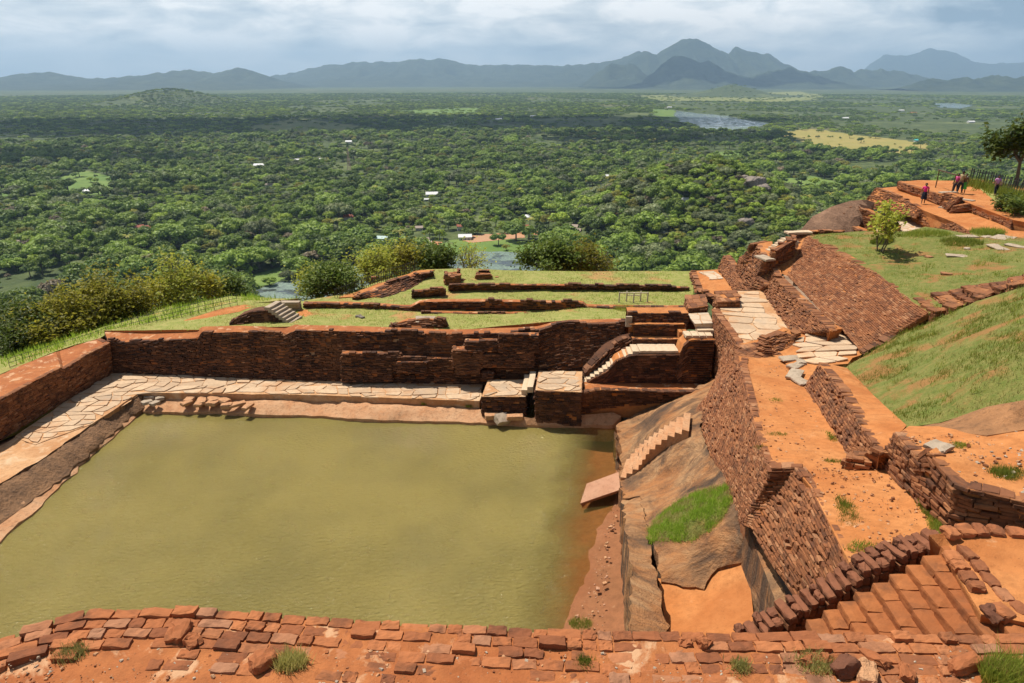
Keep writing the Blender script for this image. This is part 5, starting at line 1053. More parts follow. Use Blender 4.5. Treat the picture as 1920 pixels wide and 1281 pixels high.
    rngw = np.random.RandomState(79); mb = MB(); t_ = [(a0[0] - .9, 5.26, 7.3), (5.0, 5.26, 8.74)]
fg_stairs()
for k, (x, y, z, s, lb, m) in enumerate([
  (1585,1252,8.9,(.24,.15,.17),'broken dark topped brick standing loose among the dry grass','brick'),
  (1625,1263,8.88,(.26,.16,.14),'pale yellowish loose stone beside the broken brick','stone'),
  (1320,1207,8.86,(.13,.11,.11),'small round worn brick lump on the near wall edge','brick'),
  (1285,1208,8.83,(.12,.10,.08),'small flat brick lump left of the round one','brick'),
  (492,1240,8.88,(.22,.2,.13),'dark square brick sticking up from the near wall','brick'),
  (335,1186,8.87,(.27,.2,.12),'brown tilted brick lying across the near wall top','brick'),
  (362,1203,8.86,(.17,.13,.09),'small dark brick piece right below the tilted brown brick','brick'),
  (1808,1246,8.9,(.32,.14,.1),'long dark brick piece by the bottom right grass','brick'),
  (1700,1262,8.87,(.2,.12,.08),'flat orange brick chip right of the pale stone','brick'),
  (1640,1235,8.86,(.26,.12,.06),'flat thin brick slab behind the pale stone','brick'),
  (1560,1236,8.86,(.18,.1,.05),'flat orange chip behind the broken brick','brick'),
  (1515,1240,8.86,(.15,.09,.06),'red brick chip left of the broken brick','brick'),
  (1860,1150,8.81,(.2,.14,.06),'dark flat stone lying on the stair landing','stone'),
  (1890,1265,8.9,(.34,.24,.2),'brown boulder in the bottom right corner behind grass','boulder')]):
    block_stone('loose_brick' if m == 'brick' else ('loose_stone' if m == 'stone' else 'boulder'), P(x, y, z), None, None, s, k * .9 + .3, lb, m, 260 + k, [M_FGB, M_LEDGE][k in (1,)] if k not in (0, 12, 13) else M_PARB, tilt=((k * .37) % .5 - .25, (k * .53) % .4 - .2), rnd=.2, amp=.03, sub=4)

# ------------------------------------------------------------------ grass
def grass_obj(name, sh, dens, h, mat, seed, thr=(-.15, .25), sc=.5, per=4, spread=.07, w=.014, name_kind='stuff', lean=.6):
    rng = np.random.RandomState(seed); sd = seed * 1.7
    def mask(q):
        v = fbm(q[0] * sc + sd, q[1] * sc, 1.0, 4); return min(1, max(0.0, (v - thr[0]) / (thr[1] - thr[0])))
    p = scatter(sh, dens, rng, mask); mb = MB(); blades(mb, p, h, rng, per, spread, w, lean); o = mb.build(name, mat); o['kind'] = 'stuff'; return o
grass_obj('slope_grass', MOUND, 130, .10, M_GBLADE, 400, (-.12, .3), .75, 5, .06)
grass_obj('slope_dry_grass', MOUND, 80, .08, M_GDRY, 401, (-.2, .25), 1.1, 5, .06)
grass_obj('slope_weeds', MOUND, 7, .20, M_GBLADE, 407, (-.1, .4), 1.2, 12, .08, .014, lean=.9)
grass_obj('upper_lawn_weeds', JLAWN, 2.5, .18, M_GBLADE, 408, (-.1, .4), .8, 12, .10, .02, lean=.9)
grass_obj('upper_lawn_grass', JLAWN, 40, .07, M_GBLADE, 402, (-.1, .35), .4, 4, .09, .02)
grass_obj('upper_lawn_dry_grass', JLAWN, 25, .06, M_GDRY, 403, (-.2, .25), .4, 4, .09, .02)
grass_obj('lawn_grass', LAWN, 26, .08, M_GDRY, 404, (-.35, .1), .3, 4, .12, .025)
grass_obj('lawn_green_grass', LAWN, 13, .09, M_GLIME, 405, (-.1, .3), .25, 4, .12, .025)
grass_obj('cliff_edge_tall_grass', SLOPE_L, 16, .30, M_GLIME, 406, (-.4, .0), .3, 4, .15, .04)
def tuft_patch(name, c, rx, ry, h, n, mat, seed, label=None, rot=0.0, dome=0.0, zf=None, w=.012, cat='grass clump', sharp=1.0):
    """one clump of grass; gets its own label when the photograph shows it as a clump"""
    rng = np.random.RandomState(seed); r = np.sqrt(rng.rand(n)) ** sharp; a = rng.rand(n) * 6.283
    x = r * np.cos(a) * rx; y = r * np.sin(a) * ry; X = c[0] + x * math.cos(rot) - y * math.sin(rot); Y = c[1] + x * math.sin(rot) + y * math.cos(rot)
    Z = np.array([zf(q, s) for q, s in zip(X, Y)]) if zf else np.full(n, c[2]); Z = Z + dome * (1 - r ** 2)
    if n > 1500:      # ragged rim, thin dry spots
        wob = 1 + .22 * np.array([fbm(math.cos(q) * 1.6 + seed, math.sin(q) * 1.6, 0, 4) for q in a]); X = c[0] + (X - c[0]) * wob; Y = c[1] + (Y - c[1]) * wob
        if zf: Z = np.array([zf(q, s) for q, s in zip(X, Y)]) + dome * (1 - r ** 2)
        th = np.array([fbm(q * 2.2, s * 2.2, seed, 3) for q, s in zip(X, Y)]); dry = th > .12
        mb = MB(); pp_ = np.c_[X, Y, Z]; blades(mb, pp_[~dry], h, rng, 6, .04, w, .9); blades(mb, pp_[dry], h * .7, rng, 4, .04, w, 1.1, 2)
    else:
        mb = MB(); blades(mb, np.c_[X, Y, Z], h, rng, 5, .035, w, .8)
    if dome:
        k = 24; V = [(c[0], c[1], c[2] + dome * .93)]; F = []
        for j in range(1, 5):
            for i in range(k):
                t = 6.283 * i / k; rr = j / 4; xx = rr * rx * math.cos(t); yy = rr * ry * math.sin(t)
                xq = c[0] + xx * math.cos(rot) - yy * math.sin(rot); yq = c[1] + xx * math.sin(rot) + yy * math.cos(rot)
                V.append((xq, yq, (zf(xq, yq) if zf else c[2]) + dome * (1 - rr ** 2) * .93 - .04 * (j == 4)))
        for i in range(k): F.append((0, 1 + i, 1 + (i + 1) % k))
        for j in range(3):
            for i in range(k): a0 = 1 + j * k + i; b0 = 1 + j * k + (i + 1) % k; F.append((a0, a0 + k, b0 + k, b0))
        mb.add(V, F, 1)
    o = mb.build(name, [mat, M_SLOPE, M_GDRY])
    if label: tag(o, label, cat)
    else: o['kind'] = 'stuff'
    return o
hz = rbf_fit(R1.V[::6])
c = P(1292, 966, 2.85); cz = lambda x, y: float(hz([(x, y, 0)])[0])
tuft_patch('grass_clump', (c[0], c[1], cz(c[0], c[1])), 1.02, 1.15, .15, 2300, M_GLIME, 410, 'bright green domed grass clump growing on the bedrock beside the battered wall', .3, .22, cz, .012)
c = P(1345, 1172, 2.15); tuft_patch('grass_clump', (c[0], c[1], 2.1), .55, .35, .18, 700, M_GBLADE, 411, 'green grass clump in the rock pit by the foot of the stepped parapet', .2, .08)
zE = lambda x, y: 6.3 + (12.7 - y) * .175
zD = lambda x, y: 4.75 + (21 - y) * .155
for k, (x, y, z, rx, ry, n, h) in enumerate([(1590,960,6.72,.16,.5,190,.09),(1600,985,6.78,.22,.35,150,.09),(1622,1030,6.98,.3,.2,110,.07),(1690,895,6.5,.05,.2,60,.09),(1720,930,6.75,.07,.3,120,.1),(1745,965,6.9,.1,.45,220,.1),(1760,990,6.98,.12,.25,120,.1),(1430,840,5.75,.2,.12,40,.05),(1460,815,5.6,.25,.12,45,.05),(1455,750,5.2,.2,.1,30,.05),(1565,865,6.05,.2,.1,45,.06),(1560,820,5.75,.08,.3,60,.06)]):
    c = P(x, y, z); tuft_patch('path_grass', c, rx, ry, h, n, M_GBLADE, 420 + k, ('straggly grass patch in the middle of the orange path by the buttress' if k == 0 else None), -.15, sharp=1.3)
for k, (x, y, z, r, n, h, m, lb) in enumerate([(135,1224,8.82,.16,130,.07,M_GDRY,'grey green weed tuft on the near wall at the lower left'),(545,1246,8.85,.16,150,.13,M_GDRY,'dry grey grass tuft on the near wall beside the dark square brick'),(1388,1250,8.86,.10,60,.07,M_GDRY,'small dry weed on the near wall left of the loose bricks'),(1095,1243,8.85,.03,70,.05,M_GBLADE,'tiny green weed on the near wall at the centre'),(1895,1272,8.9,.3,420,.2,M_GBLADE,'green grass tuft in front of the brown boulder at the bottom right corner'),(1530,1244,8.86,.25,120,.06,M_GDRY,'thin dry grass between the loose bricks on the near wall'),(1088,1170,.5,.4,160,.12,M_GBLADE,'small green weeds on the mud bank behind the near wall'),(1890,892,7.95,.35,260,.13,M_GBLADE,'grass tuft on the orange terrace right of the white slab'),(1800,836,7.8,.2,60,.06,M_GBLADE,'thin grass behind the white slab on the orange terrace'),(880,762,.45,.18,70,.14,M_GBLADE,'small green weed at the foot of the walkway by the lower podium'),(795,757,.45,.2,70,.14,M_GBLADE,'small green weed at the foot of the walkway left of the other weed'),(1175,580,3.15,.8,260,.2,M_SHRUBL,'weeds in the rubble near the right end of the long ruined wall')]):
    tuft_patch('weed_tuft', P(x, y, z), r * .75, r * .5, h, int(n * 1.3), m, 440 + k, lb, 0, w=.01, cat='weed')
for k, (x, y, z, rx, n, h, lb) in enumerate([(1735,446,7.1,1.1,420,.2,'mound of tall weeds at the back of the upper lawn right of the sapling'),(1800,470,6.9,.9,300,.2,'lime coloured weed patch in the middle of the upper lawn'),(1850,444,6.95,.8,300,.22,'dark green weeds at the far back edge of the upper lawn'),(1650,470,6.55,.5,300,.25,'weeds around the foot of the sapling on the upper lawn')]):
    c = P(x, y, z - .25); tuft_patch('weed_patch', c, rx, rx * .7, h, n, M_GBLADE, 470 + k, lb, 0, .05, zf=jz, w=.022, cat='weeds')

def gravel(name, poly, z_of, n, seed, mats, smin=.012, smax=.06):
    rng = np.random.RandomState(seed); A = np.array(pts(poly)); f = rbf_fit(A); lo = A[:, :2].min(0); hi = A[:, :2].max(0); q = rng.uniform(lo, hi, (n * 3, 2)); q = q[in_poly(q[:, 0], q[:, 1], A)][:n]; z = f(np.c_[q, np.zeros(len(q))]); mb = MB()
    for p, zz in zip(q, z):
        s = smin + (smax - smin) * rng.rand() ** 3; rough_block(mb, (p[0], p[1], zz + s * .25), (s * rng.uniform(.7, 1.5), s, s * .7), rng.rand() * 6, rng.randint(1e6), .25, s * .15, rng.randint(len(mats)), (rng.normal(0, .3), rng.normal(0, .3)), 1)
    o = mb.build(name, mats); o['kind'] = 'stuff'; return o
gravel('gravel', [(1387,672,4.6),(1416,797,5.42),(1442,880,6.04),(1595,880,6.12),(1588,850,5.9),(1514,730,4.86),(1480,690,4.64)], None, 420, 1, [M_BRICKR, M_LEDGE])
gravel('gravel', [(1498,880,6.28),(1546,957,6.68),(1596,1053,7.02),(1785,1003,6.98),(1742,950,6.88),(1670,874,6.42)], None, 420, 2, [M_BRICKR, M_LEDGE])
gravel('gravel', [(1690,816,7.48),(1747,850,7.92),(1792,905,7.86),(1925,940,7.96),(1925,805,8.05),(1850,818,7.8)], None, 300, 3, [M_BRICKR, M_LEDGE, M_STONE])
gravel('gravel', [(-60,1300,8.83),(1980,1300,8.83),(1980,1215,8.85),(1300,1225,8.83),(600,1215,8.83),(0,1210,8.78)], None, 900, 4, [M_FGB, M_LEDGE, M_STONE], .008, .035)
gravel('gravel', [(1240,1095,1.85),(1400,1060,2.5),(1408,1145,2.62),(1400,1200,2.8),(1262,1200,2.0)], None, 160, 5, [M_BRICKR, M_LEDGE])
gravel('gravel', [(1160,930,.2),(1150,1020,.3),(1135,1120,.4),(1130,1190,.42),(1075,1180,.1),(1110,1060,.1)], None, 120, 6, [M_LEDGE, M_SLABR], .03, .12)

# ------------------------------------------------------------------ shrubs and trees near the ruin
def branch_out(mb, rng, p, d, L, r, lev, tips, spread=.7, kids=3, bend=.25, up=.2, mi=0):
    n = 3; q = Vector(p); d = Vector(d).normalized(); pts_ = [q.copy()]
    for i in range(n):
        d = (d + Vector(rng.normal(0, bend, 3)) + Vector((0, 0, up * .3))).normalized(); q2 = q + d * (L / n); mb.tube(q, q2, r * (1 - .25 * i / n), r * (1 - .25 * (i + 1) / n), 5, mi, False); q = q2; pts_.append(q.copy())
        if lev <= 1: tips.append(q.copy())
    if lev == 0: tips.append(q); return
    for k in range(kids):
        ax = Vector(rng.normal(0, 1, 3)); e = (d + ax.normalized() * spread + Vector((0, 0, up))).normalized(); s = pts_[rng.randint(1, n + 1)] if k else q
        branch_out(mb, rng, s, e, L * rng.uniform(.6, .85), r * .62, lev - 1, tips, spread, kids, bend, up, mi)
def plant(name, base, seed, stems, L, r, lev, spread, kids, leaf_n, leaf, lmat, bmat, label, cat, up=.2, squash=(1, 1, 1), lr=.25, dirs=None, group=None, asp=.6, lean=(0, 0), clear=0.0):
    rng = np.random.RandomState(seed); t = empty(name, base, 0, label, cat, group); tips = []; mb = MB()
    if clear: mb.tube((-lean[0] * clear * .4, 0, -.3), (0, 0, clear), r * 1.35, r, 8)
    for s in range(stems):
        a = rng.rand() * 6.283; d = Vector((math.cos(a) * spread * .6 + lean[0], math.sin(a) * spread * .6 + lean[1], 1.0)) if stems > 1 else Vector((lean[0], lean[1], 1))
        branch_out(mb, rng, Vector((rng.normal(0, .08 * stems ** .5), rng.normal(0, .08 * stems ** .5), -.1)) if not clear else Vector((0, 0, clear - .1)), d, L * rng.uniform(.8, 1.15), r, lev, tips, spread, kids, .16, up)
    mb.build('trunk' if cat == 'tree' else 'stem', bmat, t)
    T = np.array([tuple(q) for q in tips]) * np.array(squash); k = rng.randint(0, len(T), leaf_n); p = T[k] + rng.normal(0, lr, (leaf_n, 3)); mb = MB(); cards(mb, p, leaf * 1.35, rng, 0, .9, asp); mb.build('crown' if cat == 'tree' else 'foliage', lmat, t)
    return t
plant('sapling', P(1652, 474, 6.6), 500, 3, 1.0, .035, 3, .55, 3, 620, .17, M_SHRUBL, M_BARK, 'young sapling with bright lime leaves standing on the upper lawn', 'tree', .35, lr=.14)
plant('wide_tree', P(1900, 352, 5.0), 501, 4, 1.35, .12, 3, .95, 3, 3600, .32, M_SHRUBD, M_BARK, 'dark spreading tree at the right edge above the far terrace', 'tree', .12, (1.25, 1.25, 1.0), .4, lean=(-.25, 0), clear=2.3)
sh = [  # px, py(base), z, stems, L, leaves, leaf size, material, label
 (60,690,-.6,6,1.25,5200,.17,M_SHRUBD,'dark green bushy shrub at the far left beyond the pool wall'),
 (120,668,-.4,8,1.45,7000,.17,M_SHRUB,'large olive shrub with twiggy branches beyond the left pool wall'),
 (200,646,0.0,8,1.4,7000,.17,M_SHRUB,'tall rounded olive shrub behind the corner of the pool wall'),
 (245,622,.4,5,1.0,2600,.15,M_SHRUB,'smaller olive shrub right of the tall rounded one'),
 (30,645,-2.5,6,1.5,5000,.18,M_SHRUBD,'dark shrub lower on the slope at the left edge'),
 (300,600,.2,5,1.15,2300,.16,M_SHRUB,'thin shrub with bare grey branches left of the fenced grass strip'),
 (352,584,.6,6,1.25,2200,.17,M_SHRUBL,'open yellow green tree with bare branches on the cliff slope'),
 (395,572,.8,5,.95,1500,.15,M_SHRUB,'low sparse shrub at the end of the fenced grass strip'),
 (632,562,1.9,7,.82,5200,.17,M_SHRUBD,'dense dark green bush at the cliff edge left of the iron fence'),
 (600,560,1.2,4,.8,1200,.15,M_SHRUBL,'lime green bush beside the pond left of the dense bush'),
 (690,535,2.0,6,.85,1700,.15,M_SHRUBL,'pale yellow green bush behind the iron fence'),
 (725,522,2.0,6,.85,1700,.15,M_SHRUBL,'yellowish bush with bare stems behind the middle of the iron fence'),
 (768,512,2.0,6,.8,1500,.15,M_SHRUB,'olive bush behind the far end of the iron fence'),
 (818,514,1.8,7,.75,4200,.17,M_SHRUBD,'round dark green bush behind the brick stumps'),
 (885,510,1.8,6,.8,700,.13,M_SHRUBL,'nearly bare pale bush in front of the moat'),
 (1030,520,1.2,8,1.12,6500,.2,M_SHRUBD,'big dark green bush at the cliff edge in the middle of the lawn horizon'),
 (1075,520,1.2,8,1.0,2600,.17,M_SHRUB,'yellowish twiggy bush right of the big dark green one'),
 (1105,520,1.0,6,.85,1400,.15,M_SHRUB,'sparse olive shrub at the right end of the cliff edge bushes'),
 (440,566,.4,5,.8,1800,.16,M_SHRUBD,'dark low bush beyond the end of the fenced grass strip')]
for k, (x, y, z, st_, L, nl, ls, m, lb) in enumerate(sh):
    plant('shrub', P(x, y, z), 510 + k, st_, L, .045, 3, .8, 3, nl, ls, m, M_BARKP, lb, 'shrub', .12, lr=.3)
for k, (x, y, z, lb) in enumerate([(1875,392,5.2,'low bush on the dry grass near the right fence'),(1905,400,5.2,'low bush at the right edge of the far terrace')]):
    plant('shrub', P(x, y, z), 540 + k, 5, .5, .03, 2, .8, 3, 700, .2, M_SHRUBD, M_BARK, lb, 'shrub', .1, lr=.25)
rng = np.random.RandomState(560)
for k in range(9):
    x = 1690 + 24 * k + rng.uniform(-6, 6)
    mb = MB()
# hedge of grass against the right fence
mb = MB(); rgf = np.random.RandomState(565); L_ = resample(pts([(1816,347,5.15),(1850,355,5.15),(1885,366,5.15),(1922,379,5.15),(1990,398,5.15)]), 300); q = L_[rgf.randint(0, 300, 700)] + np.c_[rgf.normal(0, .5, (700, 2)), np.zeros(700)]; blades(mb, q, .75, rgf, 5, .15, .07, .6); struct(mb.build('fence_grass', M_GBLADE), 'stuff')

# ------------------------------------------------------------------ fences
def fence(name, line, n, h, label, mat, r=.03, rails=3, wire=True, droop=0.0):
    L_ = resample(line, 200); d = np.r_[0, np.cumsum(np.linalg.norm(np.diff(L_, axis=0), axis=1))]; t = empty(name, L_[0], 0, label, 'fence'); mb = MB(); mb.tube((0, 0, -.3), (0, 0, h), r, r * .9, 6); me = mb.mesh('post', [mat]); P_ = []
    for k in range(n):
        i = min(np.searchsorted(d, d[-1] * k / (n - 1)), 199); c = Vector(L_[i]); P_.append(c); o = link('post', me, t); o.location = c - t.location; o.rotation_euler = (rng.normal(0, .05), rng.normal(0, .05), 0)
    for j in range(rails):
        mb = MB(); zz = h * (j + .7) / rails
        for a, b in zip(P_[:-1], P_[1:]): mb.tube(a - t.location + Vector((0, 0, zz)), b - t.location + Vector((0, 0, zz)), .012, .012, 4)
        mb.build('rail', mat, t)
    return t
fence('wire_fence', pts([(20,694,1.7),(100,668,1.3),(175,645,1.5),(235,622,2.0),(300,605,2.3),(370,588,2.5),(445,571,2.65)]), 30, .62, 'thin dark wire fence along the grass strip on the cliff edge at left', M_POST, .013, 3)
fence('iron_fence', pts([(628,561,2.7),(680,541,2.85),(730,522,2.95),(782,506,3.0)]), 38, .62, 'dark iron picket fence along the cliff edge path behind the lawn', M_POST, .018, 2)
fence('picket_fence', pts([(1816,344,5.2),(1850,352,5.2),(1885,362,5.2),(1922,374,5.2),(1990,392,5.2)]), 34, 1.35, 'tall dark picket fence along the right side of the far terrace', M_POST, .05, 2)
st = empty('wooden_gateway', P(1775, 362, 5.2), 0, 'tall thin dark wooden frame standing on the far platform behind the people', 'frame')
a = Vector(P(1754, 352, 5.2)) - st.location; b = Vector(P(1784, 364, 5.2)) - st.location; h = 1.5
for p in (a, b): mb = MB(); mb.tube(p + Vector((0, 0, -.1)), p + Vector((0, 0, h)), .05, .045); mb.build('pole', M_DARKW, st)
mb = MB(); mb.tube(a + Vector((-.1, 0, h)), b + Vector((.1, 0, h)), .05, .05); mb.build('beam', M_DARKW, st)
block_stone('wooden_bench', P(1778, 361, 5.35), None, None, (1.5, .5, .1), .2, 'low pale bench lying beside the group of people', 'bench', 9, M_STONE)

# ------------------------------------------------------------------ people
def skin_mesh(name, V, E, R, mat, parent, sub=1):
    me = bpy.data.meshes.new(name); me.from_pydata(V, E, []); me.materials.append(mat); o = link(name, me, parent); m = o.modifiers.new('skin', 'SKIN'); m.use_smooth_shade = True
    if not me.skin_vertices: return o
    for i, r in enumerate(R): me.skin_vertices[0].data[i].radius = (r, r)
    me.skin_vertices[0].data[0].use_root = True
    s = o.modifiers.new('sub', 'SUBSURF'); s.levels = sub; s.render_levels = sub; return o
def person(loc, yaw, H, label, top, bottom, skirt=False, stride=.12, arms=((-.05, .05), (.05, .05)), bag=None, hands=None, hair=.0):
    k = H / 1.7; t = empty('person', loc, yaw, label, 'person')
    V = []; E = []; R = []
    def v(x, y, z, r, p=None):
        V.append((x * k, y * k, z * k)); R.append(r * k); i = len(V) - 1
        if p is not None: E.append((p, i))
        return i
    pel = v(0, 0, .93, .13); ab = v(0, 0, 1.08, .12, pel); chest = v(0, 0, 1.28, .145, ab); nk0 = v(0, 0, 1.42, .075, chest); nk = v(0, .01, 1.48, .052, nk0); jaw = v(0, .02, 1.545, .075, nk); hd = v(0, .01, 1.62, .092, jaw); v(0, 0, 1.68, .07, hd); 
    for s in (-1, 1):
        hip = v(s * .09, 0, .86, .09, pel); kn = v(s * .10, stride * s * .5 + .02, .49, .06, hip); an = v(s * .10, stride * s, .09, .042, kn); v(s * .11, stride * s + .14, .03, .035, an)
        a = arms[0 if s < 0 else 1]; sh_ = v(s * .19, 0, 1.39, .058, nk0); el = v(s * .245, a[0] * .6, 1.12, .042, sh_); h = hands[0 if s < 0 else 1] if hands else (s * .23, .12 + a[1], .88); wr = v(h[0], h[1], h[2], .03, el)
        dv = Vector(V[wr]) - Vector(V[el]); dv = dv.normalized() / k * 1; d0 = np.array(dv) * k
        pm = v(h[0] + d0[0] * .06, h[1] + d0[1] * .06, h[2] + d0[2] * .06, .026, wr)
        for f in range(4): v(h[0] + d0[0] * (.13 - .008 * abs(f - 1)), h[1] + d0[1] * .13 + (f - 1.5) * .02, h[2] + d0[2] * (.13 - .01 * abs(f - 1)), .009, pm)
        v(h[0] + d0[0] * .07 - s * .03, h[1] + d0[1] * .07 + .03, h[2] + d0[2] * .07, .01, wr)
    body = skin_mesh('body', V, E, R, M_SKIN, t, 1)
    # clothes follow the body
    c = lambda x, y, z: (x * k, y * k, z * k)
    TV = [c(0, 0, .95), c(0, 0, 1.08), c(0, 0, 1.28), c(0, 0, 1.42)]; TE = [(0, 1), (1, 2), (2, 3)]; TR = [.15, .14, .163, .095]
    for s in (-1, 1):
        a = arms[0 if s < 0 else 1]; i = len(TV); TV += [c(s * .19, 0, 1.39), c(s * .23, a[0] * .4, 1.2)]; TE += [(3, i), (i, i + 1)]; TR += [.075, .068]
    skin_mesh('shirt', TV, TE, [r * k for r in TR], cloth(top), t, 1)
    if skirt:
        mb = MB(); n = 20; V2 = []
        for j, (z, r) in enumerate(((1.0, .15), (.9, .175), (.7, .2), (.45, .235), (.40, .235))):
            for i in range(n): th = 6.283 * i / n; w = 1 + .06 * math.sin(th * 5) * (j > 1); V2.append((r * w * math.cos(th) * k, (r * .85 * w * math.sin(th) + (.02 if j else 0)) * k, z * k))
        mb.add(V2, [(j * n + i, j * n + (i + 1) % n, (j + 1) * n + (i + 1) % n, (j + 1) * n + i) for j in range(4) for i in range(n)]); mb.build('skirt', cloth(bottom), t, True)
    else:
        TV = [c(0, 0, .98), c(0, 0, .93)]; TE = [(0, 1)]; TR = [.14, .145]
        for s in (-1, 1): i = len(TV); TV += [c(s * .09, 0, .84), c(s * .10, stride * s * .5 + .02, .49), c(s * .10, stride * s, .12)]; TE += [(1, i), (i, i + 1), (i + 1, i + 2)]; TR += [.108, .08, .065]
        skin_mesh('trousers', TV, TE, [r * k for r in TR], cloth(bottom), t, 1)
    mb = MB(); V2 = []; n = 14
    for j in range(6):
        ph = j / 5 * 1.75
        for i in range(n): th = 6.283 * i / n; fr = .55 if (math.sin(th) > .45 and j > 2) else 1; V2.append((.108 * math.sin(min(ph, 1.6)) * math.cos(th) * k, (.112 * math.sin(min(ph, 1.6)) * math.sin(th) * fr - .012) * k, (1.635 + .115 * math.cos(ph) - hair * (j == 5)) * k))
    mb.add(V2, [(j * n + i, (j + 1) * n + i, (j + 1) * n + (i + 1) % n, j * n + (i + 1) % n) for j in range(5) for i in range(n)]); mb.build('hair', M_HAIR, t, True)
    mb = MB(); rough_block(mb, c(0, .108, 1.595), (.028 * k, .04 * k, .045 * k), 0, 3, .3, 0); mb.build('nose', M_SKIN, t)
    for s in (-1, 1): mb = MB(); rough_block(mb, c(s * .034, .094, 1.622), (.024 * k, .012 * k, .012 * k), 0, 4, .3, 0); mb.build('eye', M_HAIR, t)
    mb = MB(); rough_block(mb, c(0, .094, 1.553), (.045 * k, .012 * k, .012 * k), 0, 5, .3, 0); mb.build('mouth', cloth((.12, .04, .035)), t)
    for s in (-1, 1): mb = MB(); rough_block(mb, c(s * .094, .0, 1.60), (.02 * k, .035 * k, .06 * k), 0, 6, .3, 0); mb.build('ear', M_SKIN, t)
    return t
person(P(1730, 382, 4.42), 2.6, 1.62, 'person in a pink top and dark knee length skirt walking on the far orange path', (.75, .03, .20), (.02, .022, .035), True, .16)
person(P(1790, 362, 5.22), 1.9, 1.55, 'person in a pink top and dark trousers half hidden beside the one in khaki', (.55, .08, .22), (.02, .02, .035))
person(P(1798, 363, 5.22), -1.2, 1.78, 'taller person in a khaki shirt with an arm held forward, standing in the group', (.36, .27, .14), (.03, .03, .035), hands=((-.2, .32, 1.25), (.2, .36, 1.3)))
person(P(1805, 363, 5.22), 2.2, 1.55, 'person in a long green skirt at the right of the group', (.14, .10, .06), (.08, .38, .05), True, .04)
person(P(1865, 366, 5.22), 3.0, 1.55, 'person in a lilac top and dark trousers carrying a tan bag by the right fence', (.50, .22, .42), (.02, .02, .03))
bg = block_stone('shoulder_bag', Vector(P(1868, 350, 5.22)) * 1.0, None, None, (.22, .12, .28), .2, 'tan bag carried at the side of the person by the right fence', 'bag', 12, cloth((.5, .32, .2)), rnd=.3)
b0 = Vector(P(1865, 366, 5.22)); bg.location = b0 + Vector((.24, -.08, .95))
cm = block_stone('paper_map', (0, 0, 0), None, None, (.3, .22, .02), .2, 'pale sheet held out by the person in khaki', 'paper', 13, cloth((.75, .75, .72)), rnd=.1, amp=.004)
b0 = Vector(P(1798, 363, 5.22)); cm.location = b0 + Matrix.Rotation(-1.2, 3, 'Z') @ Vector((0, .42, 1.33))

# ------------------------------------------------------------------ things on the plain
def house(px, py, L, Wd, h, rz, roof, label, wallm=None, cat='house', gable=True, group=None):
    p = hit(px, py); z = p[2]; L *= 1.25; Wd *= 1.25; t = empty('house', (p[0], p[1], z), rz, label, cat, group); mb = MB(); mb.box((0, 0, h / 2 - .5), (L, Wd, h + 1)); mb.build('wall', wallm or M_WALLW, t)
    mb = MB(); e = .9; rh = Wd * .28 if gable else .5; x, y = L / 2 + e, Wd / 2 + e; b = h - .15
    V = [(-x, -y, b), (x, -y, b), (x, y, b), (-x, y, b), (-x, 0, b + rh), (x, 0, b + rh), (-x, -y, b - .25), (x, -y, b - .25), (x, y, b - .25), (-x, y, b - .25)]
    mb.add(V, [(0, 1, 5, 4), (2, 3, 4, 5), (0, 4, 3), (1, 2, 5), (6, 9, 8, 7), (0, 6, 7, 1), (1, 7, 8, 2), (2, 8, 9, 3), (3, 9, 6, 0)]); mb.build('roof', roof, t)
    mb = MB(); mb.box((0, -Wd / 2 - .03, 1.0), (1.1, .06, 2.1)); mb.build('door', M_DARKW, t)
    for s in (-1, 1): mb = MB(); mb.box((s * L * .3, -Wd / 2 - .03, 1.6), (1.3, .06, 1.2)); mb.build('window', M_WINDOW, t)
    AVOID.append(np.array([(p[0] + dx, p[1] + dy) for dx, dy in ((-L * .7, -34), (L * .7, -34), (L * .55, Wd * .6), (-L * .55, Wd * .6))])); return t
R_, G_, B_, W_ = M_ROOFR, M_ROOFG, M_ROOFB, M_ROOFW
